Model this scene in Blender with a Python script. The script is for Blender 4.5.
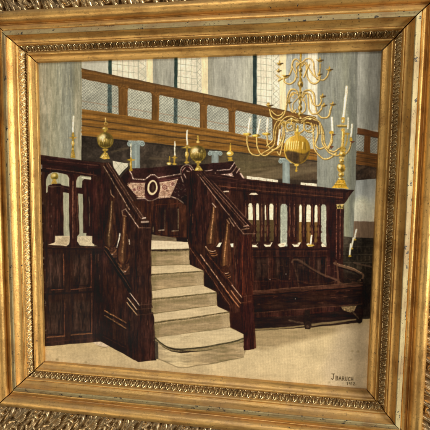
import bpy, math
import numpy as np

for o in list(bpy.data.objects): bpy.data.objects.remove(o)
scene = bpy.context.scene
COL = scene.collection
S = 0.45                      # width of the visible picture in metres; frame figures below are in picture widths
ZC = 1.50                     # height of the picture's centre above the floor

# ---------------------------------------------------------------- camera
CA, CB, CC, TX, TY, TZ, ASP = 0.08399, -0.16138, -0.01193, -0.05344, -0.01778, 1.24708, 0.94127
FPX = 420.0
def rotm(a, b, c):
    ca, sa, cb, sb, cc, sc = math.cos(a), math.sin(a), math.cos(b), math.sin(b), math.cos(c), math.sin(c)
    return (np.array([[1, 0, 0], [0, ca, -sa], [0, sa, ca]]) @ np.array([[cb, 0, sb], [0, 1, 0], [-sb, 0, cb]]) @ np.array([[cc, -sc, 0], [sc, cc, 0], [0, 0, 1]]))
RW = rotm(CA, CB, CC)                                   # picture frame of reference -> camera
BW = np.array([[1, 0, 0], [0, 0, -1], [0, 1, 0]], float)   # picture (x right, y up, z out) -> Blender
cpos = -RW.T @ np.array([TX, TY, -TZ])
from mathutils import Matrix, Vector
cam_d = bpy.data.cameras.new('camera'); cam = bpy.data.objects.new('camera', cam_d); COL.objects.link(cam)
cr = BW @ RW.T; cl = BW @ cpos * S + np.array([0, 0, ZC])
cam.matrix_world = Matrix([list(cr[0]) + [cl[0]], list(cr[1]) + [cl[1]], list(cr[2]) + [cl[2]], [0, 0, 0, 1]])
cam_d.sensor_fit = 'HORIZONTAL'; cam_d.sensor_width = 36; cam_d.lens = FPX / 430 * 36; cam_d.clip_start = .01; cam_d.clip_end = 50
scene.camera = cam

# ---------------------------------------------------------------- light: a dim room, a window far to the right, added fills overhead and low in front
world = bpy.data.worlds.new('World'); scene.world = world; world.use_nodes = True
bg = world.node_tree.nodes['Background']; bg.inputs[0].default_value = (1.0, .93, .82, 1); bg.inputs[1].default_value = 0.07
def area(name, loc, size, power, col, target=(0, 0, ZC)):
    l = bpy.data.lights.new(name, 'AREA'); l.shape = 'RECTANGLE'; l.size, l.size_y = size; l.energy = power; l.color = col
    o = bpy.data.objects.new(name, l); COL.objects.link(o); o.location = loc
    o.rotation_euler = (Vector(target) - Vector(loc)).to_track_quat('-Z', 'Y').to_euler(); return o
area('window_light', (1.85, -.86, 1.66), (.5, .9), 50, (1.0, .97, .90))
area('overhead_fill', (-.15, -1.7, 2.7), (.9, .6), 13, (1.0, .95, .86))  # fill added overhead to brighten the picture
area('low_fill', (-1.0, -1.7, .75), (1.0, .9), 9, (1.0, .90, .74))  # warm fill added low on the left to lift the top and right rails
scene.view_settings.view_transform = 'Standard'; scene.view_settings.look = 'None'; scene.view_settings.exposure = 0.0; scene.view_settings.gamma = 1
scene.render.resolution_x = scene.render.resolution_y = 1024

# ---------------------------------------------------------------- the picture
# Oil colours laid as strokes and shapes on a numpy sheet; sheet units PX, origin (PX0, PY0), PK samples per unit
PX0, PY0, PX1, PY1, PK = 34.0, 46.0, 388.0, 396.0, 4.0
PWN, PHN = int((PX1 - PX0) * PK), int((PY1 - PY0) * PK)
sheet = np.zeros((PHN, PWN, 3)) + 0.5
_ys, _xs = np.mgrid[0:PHN, 0:PWN]
PXX = _xs / PK + PX0
PYY = _ys / PK + PY0
prng = np.random.RandomState(7)

def vnoise(sx, sy, seed):
    """smooth value noise over the sheet, cell size sx, sy (PX), about -1..1"""
    r = np.random.RandomState(seed)
    gx, gy = int((PX1 - PX0) / sx) + 3, int((PY1 - PY0) / sy) + 3
    g = r.uniform(-1, 1, (gy, gx))
    u = (PXX - PX0) / sx; v = (PYY - PY0) / sy
    iu = u.astype(int); iv = v.astype(int)
    fu = u - iu; fv = v - iv
    fu = fu * fu * (3 - 2 * fu); fv = fv * fv * (3 - 2 * fv)
    return (g[iv, iu] * (1 - fu) + g[iv, iu + 1] * fu) * (1 - fv) + (g[iv + 1, iu] * (1 - fu) + g[iv + 1, iu + 1] * fu) * fv

N_V = vnoise(1.1, 9, 1) * .6 + vnoise(3.2, 30, 2) * .6 + vnoise(.7, 3, 3) * .35     # vertical brushing
N_H = vnoise(9, 1.0, 4) * .6 + vnoise(26, 2.6, 5) * .6 + vnoise(3, .7, 6) * .35     # horizontal brushing
N_B = vnoise(14, 14, 8) * .6 + vnoise(5, 5, 9) * .4 + vnoise(1.3, 1.3, 10) * .35    # blotches
N_F = vnoise(.75, .75, 11) * .7 + vnoise(1.5, 1.5, 12) * .5                         # fine stipple
TEX = {'v': N_V, 'h': N_H, 'b': N_B, 'f': N_F}

def hx(c):
    if isinstance(c, str):
        c = c.lstrip('#'); return np.array([int(c[i:i + 2], 16) for i in (0, 2, 4)]) / 255.0
    return np.array(c, float)

def window(x0, y0, x1, y1):
    a = max(0, int((x0 - PX0) * PK)); b = min(PWN, int((x1 - PX0) * PK) + 2)
    c = max(0, int((y0 - PY0) * PK)); d = min(PHN, int((y1 - PY0) * PK) + 2)
    return (slice(c, d), slice(a, b)) if (b > a and d > c) else None

def segdist(X, Y, x0, y0, x1, y1):
    dx, dy = x1 - x0, y1 - y0; L = dx * dx + dy * dy + 1e-9
    t = np.clip(((X - x0) * dx + (Y - y0) * dy) / L, 0, 1)
    return np.hypot(X - x0 - t * dx, Y - y0 - t * dy), t

def blend(w, m, col, tex, amp, mode='n'):
    col = hx(col) if not callable(col) else col(PXX[w], PYY[w])
    t = TEX[tex][w][..., None] if tex else 0.0
    c = np.clip(col * (1 + amp * t) + (amp * .04 * t), 0, 1)
    m = m[..., None]
    sheet[w] = sheet[w] * (1 - m) + c * m

def poly(pts, col, a=1.0, f=.3, tex='f', amp=.08):
    P = np.array(pts, float)
    w = window(P[:, 0].min() - f - 1, P[:, 1].min() - f - 1, P[:, 0].max() + f + 1, P[:, 1].max() + f + 1)
    if w is None: return
    X, Y = PXX[w], PYY[w]
    ins = np.zeros(X.shape, bool); dist = np.full(X.shape, 1e9)
    n = len(P)
    for i in range(n):
        x0, y0 = P[i]; x1, y1 = P[(i + 1) % n]
        d, _ = segdist(X, Y, x0, y0, x1, y1); dist = np.minimum(dist, d)
        if y0 != y1:
            c = ((y0 > Y) != (y1 > Y)) & (X < (x1 - x0) * (Y - y0) / (y1 - y0) + x0)
            ins ^= c
    sd = np.where(ins, -dist, dist)
    blend(w, a * np.clip(.5 - sd / (2 * f), 0, 1), col, tex, amp)

def smooth_pts(pts, k=5):
    P = [np.array(p, float) for p in pts]
    if len(P) < 3: return P
    P = [2 * P[0] - P[1]] + P + [2 * P[-1] - P[-2]]
    out = []
    for i in range(1, len(P) - 2):
        for j in range(k):
            t = j / k
            out.append(.5 * ((2 * P[i]) + (-P[i-1] + P[i+1]) * t + (2*P[i-1] - 5*P[i] + 4*P[i+1] - P[i+2]) * t*t + (-P[i-1] + 3*P[i] - 3*P[i+1] + P[i+2]) * t**3))
    out.append(P[-2]); return out

def line(pts, wd, col, a=1.0, sm=False, w2=None, f=.3, tex='f', amp=.07):
    P = smooth_pts(pts) if sm else [np.array(p, float) for p in pts]
    A = np.array(P); w2 = wd if w2 is None else w2; mw = max(wd, w2) / 2 + f + 1
    w = window(A[:, 0].min() - mw, A[:, 1].min() - mw, A[:, 0].max() + mw, A[:, 1].max() + mw)
    if w is None: return
    X, Y = PXX[w], PYY[w]; m = np.zeros(X.shape); n = len(P) - 1
    for i in range(n):
        d, t = segdist(X, Y, *P[i], *P[i + 1])
        r = (wd + (w2 - wd) * ((i + t) / n)) / 2
        m = np.maximum(m, np.clip(.5 - (d - r) / (2 * f), 0, 1) * min(1, 1))
    if wd < 1.7: m = m * np.clip(.86 + .42 * N_B[w] + .25 * N_F[w], .2, 1)      # dry, broken touches
    blend(w, a * m, col, tex, amp)

def ell(cx, cy, rx, ry, col, a=1.0, f=.32, tex='f', amp=.08, rot=0):
    R = max(rx, ry) + f + 1
    w = window(cx - R, cy - R, cx + R, cy + R)
    if w is None: return
    X, Y = PXX[w] - cx, PYY[w] - cy
    c, s = math.cos(rot), math.sin(rot)
    X, Y = X * c + Y * s, -X * s + Y * c
    q = np.sqrt((X / rx) ** 2 + (Y / ry) ** 2)
    blend(w, a * np.clip(.5 - (q - 1) * min(rx, ry) / (2 * f), 0, 1), col, tex, amp)

def ring(cx, cy, rx, ry, wd, col, a=1.0, t0=0, t1=360, **k):
    n = max(6, int(abs(t1 - t0) / 18))
    line([(cx + rx * math.cos(math.radians(t0 + (t1 - t0) * i / n)), cy + ry * math.sin(math.radians(t0 + (t1 - t0) * i / n))) for i in range(n + 1)], wd, col, a, **k)

def gradx(stops):
    xs = [s[0] for s in stops]; cs = np.array([hx(s[1]) for s in stops])
    return lambda X, Y: np.stack([np.interp(X, xs, cs[:, i]) for i in range(3)], -1)
def grady(stops):
    xs = [s[0] for s in stops]; cs = np.array([hx(s[1]) for s in stops])
    return lambda X, Y: np.stack([np.interp(Y, xs, cs[:, i]) for i in range(3)], -1)
def L(x0, y0, x1, y1):
    return lambda x: y0 + (y1 - y0) * (x - x0) / (x1 - x0)

def lattice(pts, base, dark, light, step=2.9, wd=.5):
    """wire lattice: base colour, crossing diagonals, light specks, clipped to the polygon"""
    P = np.array(pts, float)
    poly(pts, base, tex='b', amp=.10)
    x0, y0, x1, y1 = P[:, 0].min(), P[:, 1].min(), P[:, 0].max(), P[:, 1].max()
    w = window(x0 - 1, y0 - 1, x1 + 1, y1 + 1); X, Y = PXX[w], PYY[w]
    ins = np.zeros(X.shape, bool); n = len(P)
    for i in range(n):
        a0, b0 = P[i]; a1, b1 = P[(i + 1) % n]
        if b0 != b1: ins ^= ((b0 > Y) != (b1 > Y)) & (X < (a1 - a0) * (Y - b0) / (b1 - b0) + a0)
    jx = .35 * N_B[w]
    for sgn in (1, -1):
        ph = ((X + sgn * (Y - .2 * X) + jx) / step) % 1.0
        m = np.clip(1 - np.abs(ph - .5) * step / (wd * 1.3), 0, 1) * ins
        blend(w, m * .55, dark, 'f', .3)
    ph1 = ((X + Y - .2 * X + jx) / step) % 1.0; ph2 = ((X - Y + .2 * X + jx) / step) % 1.0
    m = (np.clip(1 - np.hypot(ph1 - 0, ph2 - 0) * 2.6, 0, 1) + np.clip(1 - np.hypot(ph1 - 1, ph2 - 1) * 2.6, 0, 1)) * ins
    blend(w, np.clip(m, 0, 1) * .6, light, 'f', .2)

GOLD, GOLDD, GOLDL, GOLDB = '#b08a2c', '#5e4312', '#e3cd74', '#8a671c'
def brass(pts, wd=1.5, w2=None, dk=True):
    wd = wd * .95
    if dk: line([(x + .35, y + .45) for x, y in pts], wd * 1.15, '#5d4720', .8, sm=True, w2=(w2 or wd) * 1.1)
    line(pts, wd * .9, '#b0924a', 1, sm=True, w2=(w2 or wd) * .9)
    line([(x - .25, y - .25) for x, y in pts], wd * .34, '#e4d486', .85, sm=True)

def candle(x0, y0, x1, y1, wd=2.0):
    line([(x0, y0), (x1, y1)], wd * .86, '#bdb892'); line([(x0 - .25, y0 + .2), (x1 - .25, y1)], wd * .45, '#efecd2', .95)

def paint_picture():
    # --- wall behind and upper storey, left to right
    poly([(34, 46), (388, 46), (388, 200), (34, 200)], '#a09c90', tex='v', amp=.1)
    poly([(34, 46), (82, 46), (82, 170), (34, 170)], gradx([(38, '#807c64'), (44, '#938e76'), (52, '#8f8c74'), (62, '#8c8a7a'), (70, '#828276'), (76, '#8a866f'), (82, '#8f8b74')]), tex='v', amp=.15)
    for i in range(70):
        x = prng.uniform(37, 81); y = prng.uniform(60, 150)
        line([(x, y), (x + prng.uniform(-.6, .6), y + prng.uniform(6, 22))], prng.uniform(.4, 1.3), prng.choice(['#a5a08a', '#6c6c62', '#98947c', '#777970']), prng.uniform(.25, .6))
    # windows
    poly([(82, 46), (108, 46), (108, 84), (82, 84)], '#b0ac9e', tex='v', amp=.06)
    def win(x0, x1, yb, xs, yel=None, zig=None):
        poly([(x0, 46), (x1, 46), (x1, yb), (x0, yb)], '#cdc9ac', tex='b', amp=.10)
        for k in range(60):
            x = prng.uniform(x0, x1); y = prng.uniform(50, yb)
            line([(x, y), (x + prng.uniform(-.5, .5), y + prng.uniform(2, 6))], prng.uniform(.8, 1.8), prng.choice(['#dbd5b0', '#c9c4a6', '#c1bea8', '#ded7ab']), .6)
        for x in xs: line([(x, 46), (x + .2, yb)], .5, '#77776c', .75)
        y = 52.0
        while y < yb:
            line([(x0, y - 1), (xs[-1], y + (xs[-1] - x0) * .13 - 1)], .5, '#74756c', .75); y += 6.3
        if zig:
            z0, z1 = zig
            line([(z0, 46), (z0, yb)], .45, '#84847c', .7); line([(z1, 46), (z1, yb)], .45, '#8f8e83', .7)
            y = 50.0
            while y < yb:
                line([(z0, y), (z1, y + 5.5), (z0, y + 11)], .5, '#7d7d74', .8); line([(z1, y), (z0, y + 5.5), (z1, y + 11)], .5, '#8c8b80', .6); y += 11
        if yel: poly([(yel[0], 46), (yel[1], 46), (yel[1], yb), (yel[0], yb)], '#d2c999', tex='v', amp=.07)
    win(112, 147, 92, [117, 122, 128, 133.5, 138], (146.5, 153), (138.5, 145.5))
    win(177.5, 203, 100, [180, 185.5, 191, 196.5], (201.5, 208), (197, 202))
    win(257, 281, 114, [260.5, 266, 271.5], (279.5, 286.5), (273, 279))
    poly([(153, 46), (174, 46), (174, 95), (153, 95)], gradx([(153, '#8f8b7e'), (158, '#9a978a'), (174, '#99968a')]), tex='v', amp=.10)
    poly([(208, 46), (253, 46), (253, 104), (208, 104)], gradx([(208, '#8f8b7c'), (214, '#969387'), (235, '#9b988d'), (250, '#a8a596'), (253, '#979484')]), tex='v', amp=.10)
    poly([(286, 46), (309, 46), (309, 118), (286, 118)], '#9c9c94', tex='v', amp=.11)
    for i in range(26):
        x = prng.uniform(287, 308); y = prng.uniform(52, 105)
        line([(x, y), (x + .3, y + prng.uniform(5, 16))], prng.uniform(.5, 1.2), prng.choice(['#b9b8b0', '#82858a', '#c7c4b4']), .5)
    poly([(308, 46), (321.5, 46), (321.5, 121), (308, 121)], '#cfcaaf', tex='v', amp=.08)
    for x in (311.5, 316): line([(x, 46), (x, 118)], .45, '#9b9784', .6)
    for y in range(54, 118, 7): line([(309, y), (321, y + 1.5)], .4, '#9b9784', .55)
    line([(308.3, 50), (308.3, 118)], 1.2, '#dcd8bc', .8)
    # dark teal window bars
    poly([(108.2, 46), (111.6, 46), (111.4, 118), (108.1, 118)], '#1f302c', tex='v', amp=.25)
    poly([(174.2, 46), (177.4, 46), (177.2, 124), (174.2, 124)], '#1f302c', tex='v', amp=.25)
    poly([(252.9, 46), (256.5, 46), (256.1, 140), (252.7, 140)], '#1f2e2d', tex='v', amp=.25)
    # --- gallery lattice panels
    top = L(81.5, 69, 316, 117.5); pt = L(81.5, 78, 316, 126.5); pb = L(81.5, 109.5, 316, 152)
    pan = [(82, 118.5, '#9d9a8b'), (127.5, 151.4, '#aeab99'), (159, 199.9, '#a9a797'), (206.9, 228.6, '#9f9d90'), (235, 272.4, '#a7a69a'), (281, 316, '#a9a89b')]
    for i, (a, b, c) in enumerate(pan):
        pb_ = L(118, 114.5, 230, 132.5) if i else L(82, 109, 118.5, 114.6)
        lattice([(a, pt(a)), (b, pt(b)), (b, pb_(b)), (a, pb_(a))], c, '#63655f', '#d3d0bb')
        # gallery floor line seen through the wire
        line([(a, pb_(a) - 8), (b, pb_(b) - 7.5)], 1.0, '#8a6f4c', .6); line([(a, pb_(a) - 4), (b, pb_(b) - 4)], 1.4, '#9d9683', .6)
    for x0, x1 in ((107.5, 111.6), (173.6, 177.4), (252.4, 256.4)):
        poly([(x0, pt(x0) - 1), (x1, pt(x1) - 1), (x1, pt(x1) + 34), (x0, pt(x0) + 34)], '#2c3b3a', .78, tex='f', amp=.5)
    # --- gallery rail and posts
    poly([(81.5, 68.3), (316, 116.8), (318, 127), (200, 103.2), (81.5, 78.4)], '#64431f', tex='h', amp=.16)
    line([(81.5, 68.6), (316, 117)], .9, '#3d2a16', .9)
    line([(81.5, 71), (316, 119.6)], 1.4, '#7b5428', .8); line([(81.5, 77.6), (316, 126)], .8, '#3e260f', .85)
    for a, b in ((118.5, 127.5), (151.6, 158.9), (200, 206.8), (228.7, 235), (272.4, 281)):
        poly([(a, pt(a) - 2), (b, pt(b) - 2), (b, pt(b) + 34), (a, pt(a) + 32)], '#6a4720', tex='v', amp=.16)
        poly([(a - 1.6, pt(a) - 1.5), (b + 1.6, pt(b) - 1.5), (b, pt(b) + 3), (a, pt(a) + 3)], '#6a4720', tex='f', amp=.2)
        line([(a + .3, pt(a) + 2), (a + .3, pt(a) + 32)], .8, '#432a12', .8)
        line([((a + b) / 2, pt(a) - 8), ((a + b) / 2 - .5, pt(a))], .6, '#412a14', .6)
        line([(b - .8, pt(b) + 2), (b - .8, pt(b) + 32)], .8, '#8c5d2a', .7)
    # --- fascia
    fb = L(82, 135.5, 317, 160.5)
    f0 = lambda x: np.interp(x, [82, 118, 230, 317], [109, 114.5, 132.3, 150])
    xs = [82, 118, 160, 200, 230, 270, 317]
    poly([(x, f0(x)) for x in xs] + [(317, fb(317)), (82, fb(82))], '#7b5526', tex='h', amp=.16)
    line([(x, f0(x) + .3) for x in xs], .9, '#8f6229', .9)
    for k, c, wd, al in ((.13, '#5a3812', 1.0, .7), (.24, '#8f6026', 1.4, .6), (.36, '#342312', 1.3, .85), (.46, '#8a5b24', 1.2, .6), (.62, '#2f2012', 1.2, .85), (.72, '#8a6029', 2.2, .6), (.86, '#85571f', 2.4, .6)):
        line([(x, f0(x) + k * (fb(x) - f0(x))) for x in xs], wd, c, al, tex='h', amp=.3)
    # --- space under the gallery
    poly([(81.5, fb(82)), (317, fb(317)), (317, 190), (81.5, 200)], gradx([(82, '#29221d'), (110, '#302722'), (150, '#362c25'), (205, '#45392c'), (240, '#52462f'), (317, '#4a3b2c')]), tex='b', amp=.22)
    line([(82, fb(82) + .6), (317, fb(317) + .6)], 1.4, '#231b14', .8)
    for p in ([(112, 152), (128, 147.5)], [(150, 158), (186, 160)], [(232, 163), (280, 158.5)], [(236, 172), (318, 163)], [(245, 177), (283, 169)], [(292, 172), (318, 170)]):
        line(p, 2.2, '#6d5c44', .5, f=.9, tex='h', amp=.3)
    poly([(232, 160), (276, 164), (240, 170), (230, 168)], '#5c5038', .6, f=1); poly([(244, 176), (283, 168), (317, 166), (317, 172), (284, 178), (250, 180)], '#6c5c45', .6, f=1.2, tex='h')
    poly([(236, 178.5), (282, 179), (318, 180), (318, 186), (236, 182)], '#30241c', .9)
    # ionic columns
    def ionic(x, y, s, hb):
        poly([(x - 4 * s, y + 4 * s), (x + 4 * s, y + 4 * s), (x + 4.2 * s, hb), (x - 4.2 * s, hb)], gradx([(x - 4 * s, '#737b77'), (x, '#8b9490'), (x + 4 * s, '#6f7673')]), tex='v', amp=.1)
        poly([(x - 7 * s, y), (x + 7 * s, y + .6), (x + 6 * s, y + 4.5 * s), (x - 6 * s, y + 4.5 * s)], '#7f8884')
        for q in (-6, 6):
            ell(x + q * s, y + 3.2 * s, 2.5 * s, 2.6 * s, '#8c9692'); ring(x + q * s, y + 3.2 * s, 1.2 * s, 1.2 * s, .6, '#4f5855', .8)
        line([(x - 7 * s, y + .3), (x + 7 * s, y + .8)], .8, '#b1bab4', .7)
    ionic(135.7, 140.3, 1.05, 171); ionic(215, 150.5, .85, 163); ionic(286, 158.2, .9, 184)
    # --- near right column and far right bay
    poly([(317.5, 46), (357.5, 46), (356, 190), (353.5, 262), (343, 262), (317, 190)], gradx([(318, '#84847a'), (326, '#7c7c73'), (338, '#7f7f73'), (346, '#87866f'), (352, '#6f7066'), (357, '#7b7b70')]), tex='v', amp=.10)
    poly([(321, 46), (358, 46), (358, 110), (321, 110)], '#7b7a71', .6, f=1, tex='v', amp=.10)
    for i in range(80):
        x = prng.uniform(320, 355); y = prng.uniform(52, 180)
        line([(x, y), (x - .4, y + prng.uniform(4, 18))], prng.uniform(.4, 1.2), prng.choice(['#94938a', '#6a6b64', '#8d8d78', '#9b9985']), prng.uniform(.25, .55))
    poly([(357.5, 46), (388, 46), (388, 130), (357, 130)], gradx([(358, '#9d9b92'), (366, '#949389'), (374, '#8c8b84'), (380, '#7d7c74')]), tex='v', amp=.1)  # darkest end stop: the frame rail's shadow put into the colour
    lattice([(356.5, 130), (379, 132), (378, 153), (356, 152)], '#8d8c84', '#5e5f5b', '#b5b3a6')
    poly([(357.3, 127.5), (379, 132.3), (379, 138), (357, 134)], '#613a1c', tex='h', amp=.2); line([(357, 133.7), (379, 138)], .9, '#2e1d11', .8)
    poly([(364.5, 135), (370.6, 136), (370, 153), (363.8, 152)], '#66401f', tex='v')
    poly([(356.3, 150.5), (378, 154), (377, 169), (356, 164)], '#69431f', tex='h', amp=.2)
    for k in (0, 4, 8, 12): line([(356.2, 152.3 + k), (377.5, 155.8 + k)], .9, '#3b2512', .85)
    poly([(356, 164), (377, 167.5), (376, 180), (355.6, 181)], '#392a20', tex='b', amp=.3); poly([(356, 165), (366, 167), (356, 172)], '#5a4532', .6, f=.8)
    poly([(355.5, 180.5), (376, 178.5), (374, 223), (354, 222)], grady([(180, '#8e918f'), (196, '#9fa19d'), (206, '#bab9a8'), (222, '#b7b3a0')]), tex='v', amp=.08)
    ell(361, 205, 6, 7, '#d4d2b4', .7, f=4)
    poly([(353.7, 221), (374.5, 221.5), (373.5, 239), (353.2, 238.5)], '#6f5a48', tex='v', amp=.1)
    poly([(343, 236.5), (353.4, 237.5), (374, 238), (370.5, 330), (340, 330)], grady([(238, '#2e2720'), (260, '#2d241c'), (300, '#1d1512')]), tex='b', amp=.3)
    for k in range(3):
        y = 246 + k * 8
        line([(343, y), (372, y + .6)], .8, '#50463a', .7)
        for x in range(345, 372, 4): line([(x, y + 2), (x, y + 6)], 1.1, '#463a2c', .6)
    # candles of the far lamp
    for a, b in (((356.4, 229.5), (354.4, 239)), ((353.2, 238), (351.3, 248)), ((350.6, 244), (349.6, 255.5))):
        candle(*a, *b, 2.1); ell(b[0] + .2, b[1] + .5, 1.6, .9, '#a98c2e')
    poly([(140, 200), (190, 200), (262, 230), (262, 346), (236, 350), (160, 362), (140, 356)], '#20110d', tex='v', amp=.3)
    poly([(150, 264), (190, 260), (216, 286), (242, 330), (246, 345), (200, 352), (152, 345)], '#8b7b55')
    # --- light patches beyond the far balustrade
    poly([(112.6, 160.8), (128.4, 163.3), (128, 166), (115.2, 179.3)], '#c9c5a8', tex='b', amp=.08)
    for p in ([(115, 161), (122, 171)], [(121, 162), (126, 168)], [(113.5, 171), (122, 162.5)], [(115, 177), (128, 164)]): line(p, .5, '#77776a', .7)
    # --- cloth over the reading desk
    poly([(118, 196), (119, 180), (124, 174), (129, 168.5), (150, 167.6), (186, 164.5), (204, 164), (233, 161.5), (240, 172), (247, 181), (200, 182), (186, 205), (150, 204)], '#291413', tex='b', amp=.3)
    poly([(129.5, 171), (134, 178.5), (146, 178.6), (151, 174.5), (158, 178), (182, 173.5), (196, 171.5), (200, 179), (190, 190), (182, 198), (140, 199.5), (134, 196), (127, 184)], '#321716', tex='b', amp=.2)
    poly([(127, 185), (131, 182.4), (146, 182.6), (144, 198), (138, 197.5)], '#a58a6c', tex='f', amp=.16)
    poly([(159, 182.5), (178.3, 178.8), (170, 197.5), (158, 198)], '#a58a6c', tex='f', amp=.16)
    def spot(x, y, r=2.2):
        ring(x, y, r, r * .9, .8, '#5d2b2f', .8); ell(x, y, .7, .7, '#6b3338', .8)
        for k in range(6):
            an = k * 60; line([(x + r * 1.3 * math.cos(math.radians(an)), y + r * 1.1 * math.sin(math.radians(an))), (x + r * 1.9 * math.cos(math.radians(an + 30)), y + r * 1.6 * math.sin(math.radians(an + 30)))], .6, '#e3cdb0', .6)
    for k in range(240):
        x = prng.uniform(128, 179); y = prng.uniform(179, 198)
        if (128 + max(0, y - 184) * .7 < x < 144.5 and y > 183) or (159.5 < x < 178 - (y - 179) * .5 and y > 182.6 - (x - 160) * .2):
            c_ = prng.choice(['#6e4636', '#d9c8a2', '#8a5e48', '#cdb78f', '#7a5442']); ring(x, y, prng.uniform(.5, 1.2), prng.uniform(.5, 1.1), .45, c_, .7, prng.uniform(0, 360), prng.uniform(360, 620))
    line([(132, 183.4), (144, 183.6)], .6, '#dccba6', .8); line([(160, 183.2), (177.5, 179.6)], .6, '#dccba6', .8); line([(136, 196.6), (144.5, 196.6)], .6, '#dccba6', .8); line([(158.6, 196.6), (170, 195.6)], .6, '#dccba6', .8)
    spot(139.5, 188); spot(164.5, 187); spot(172.5, 184, 1.6); spot(134.5, 189.5, 1.3)
    line([(129.6, 171), (131.6, 174.5), (133, 178.8), (145, 179.4), (148, 176.8), (150.3, 174.6), (154.2, 174.6), (157.8, 177.7), (181, 173.8)], 1.15, '#b8a48c', .95, tex='f', amp=.35)
    line([(131.5, 181.9), (145, 181.9)], .7, '#6b3a3c', .9); line([(160, 181), (179, 177.5)], .7, '#6b3a3c', .9)
    line([(134, 198.6), (145, 198.3)], 1.2, '#ab9680', .9); line([(157, 198), (171, 196.3), (178, 199), (183, 203)], 1.2, '#a08a72', .9, tex='f', amp=.4)
    line([(145, 198.5), (148, 200.5), (152, 201), (156, 198.6)], 1.1, '#988470', .8)
    ell(152.2, 187.4, 7.6, 10.2, '#2a1013', rot=.06); ell(152.3, 187.5, 5.0, 7.4, '#d9c796', rot=.06); ell(152.5, 187.2, 3.3, 5.4, '#26100f', rot=.06); ell(152.9, 188, 1.3, 3.8, '#3f2b20', .9, f=.7)
    for k in range(26):
        x, y = prng.uniform(172, 186), prng.uniform(182, 200)
        line([(x, y), (x + prng.uniform(-1.6, 1.6), y + prng.uniform(-1.6, 1.6))], .7, prng.choice(['#8a8470', '#a8957c', '#6f6f5c', '#7a3b3c']), .7)
    poly([(178.8, 180), (184, 171), (190, 176), (188, 200), (183, 202), (172, 195)], '#1d1012', .45)
    ring(187, 171, 6.4, 6.3, 1.1, '#b8a088', .95, 165, 345); ring(187, 171.4, 4.6, 4.6, .8, '#7c3a3c', .9, 170, 350)
    for p in ([(183, 170), (185, 167.5)], [(189.5, 167), (191.5, 170)], [(187, 171), (189.5, 172)], [(181, 176), (183, 182)], [(184, 174), (186, 178)]): line(p, 1.0, '#bfa68c', .85)
    line([(205, 171), (212, 170)], .9, '#b79f8c', .9); line([(217, 170.6), (229.5, 169.3), (232, 165.8), (234, 163)], 1.1, '#c0a795', .95)
    line([(236, 166.5), (233.5, 170.5), (230, 174)], 1.2, '#9a7c68', .9); line([(239.5, 168.5), (236.5, 172.5)], 1.2, '#b79c84', .9); line([(240.5, 173.5), (243.5, 178)], 1.5, '#cbb59a', .95)
    poly([(219, 174.5), (232, 173), (234.4, 177.5), (220, 177)], '#b09682', tex='f', amp=.4); poly([(212, 176), (215, 172.6), (217.5, 176)], '#c9b397'); line([(207, 174), (211, 175)], .8, '#a98c7c', .8)
    # --- pale shelf strips beyond the balustrade
    poly([(246.6, 175.8), (277.6, 179.6), (277.6, 182.8), (246.6, 179.4)], '#cfcaaa', tex='f', amp=.08); poly([(300.5, 182.2), (316.5, 183.6), (316.8, 187), (300.5, 184.6)], '#cfcaaa')
    for x in (251.5, 259, 266.5, 272): ell(x, 178 + (x - 250) * .12, .4, .6, '#6d6650', .8)
    for x in (305.5, 311): ell(x, 184.4, .4, .6, '#6d6650', .8)
    # --- far balustrade body (right), mahogany
    MA = '#2d1611'
    poly([(196, 172), (204, 171.5), (246, 178.8), (343, 189.2), (354, 190), (344, 204), (343, 262), (344.5, 300), (362, 318), (250, 327), (245, 240), (206, 190)], MA, tex='v', amp=.34)
    line([(206, 174), (246, 180.6), (300, 186.8), (343, 191)], 1.4, '#1a0b0a', .8)
    line([(210, 178.6), (250, 185.2), (343, 193.6)], .6, '#5a2f22', .7); line([(216, 185.5), (262, 190.6), (343, 197.5)], .8, '#6b3a26', .75)
    line([(222, 188.5), (262, 193.3), (343, 200)], 1.4, '#180a09', .7); line([(240, 184.6), (343, 195)], 1.0, '#42201a', .8)
    # openings: pale yellow arched lights, olive below, grey column strips
    ybase = L(245, 245.5, 343, 246)
    def light(x0, x1, y0, y1, c='#d3cfa8'):
        poly([(x0, y0 + 2.5), (x0 + (x1 - x0) * .25, y0 + .3), (x0 + (x1 - x0) * .75, y0 + .3), (x1, y0 + 2.5), (x1, y1), (x0, y1)], c, tex='f', amp=.07)
    poly([(247, 200), (282, 203), (282, 242), (247, 242)], '#37241a', .7, tex='v', amp=.3); poly([(296, 204), (326, 206), (326, 244), (296, 244)], '#3f2719', .7, tex='v', amp=.3)
    for x0, x1, y0 in ((248, 252.6, 202.8), (256, 259, 202.8), (264.6, 266, 204.5), (269, 273.2, 203)):
        light(x0, x1, y0, 220.2); poly([(x0, 220), (x1 + .4, 220), (x1 + .4, 241), (x0, 241)], '#4c3b22', tex='v', amp=.25)
    for x0, x1, y0 in ((299, 301.6, 204.3), (306, 310.6, 204.2), (314.3, 317.3, 204.6)):
        light(x0, x1, y0, 222); poly([(x0, 222), (x1, 222), (x1, 243), (x0, 243)], '#6a4c26', tex='v', amp=.25)
    for y in (209, 214, 219): line([(306, y), (310.6, y + .3)], .45, '#9a967c', .7)
    light(280.2, 287.3, 203.6, 246, '#97998a'); line([(281.3, 206), (281.3, 244)], 1.1, '#b1b29d', .8)
    light(320.8, 326.2, 204.2, 246, '#9fa08e'); line([(325, 207), (325, 244)], 1.0, '#b9b79c', .7)
    # balusters between openings
    def bal(x, y0=199, y1=244, hl='#9a6a4c', w_=3.4):
        line([(x, y0), (x, y1)], w_, '#2b120f', 1, tex='v', amp=.25); line([(x - .1, y0 + 2), (x, y0 + 16), (x - .1, y1 - 5)], .8, hl, .75, w2=.5); line([(x + 1.1, y0 + 3), (x + 1.2, y1 - 3)], .7, '#120706', .7)
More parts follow.
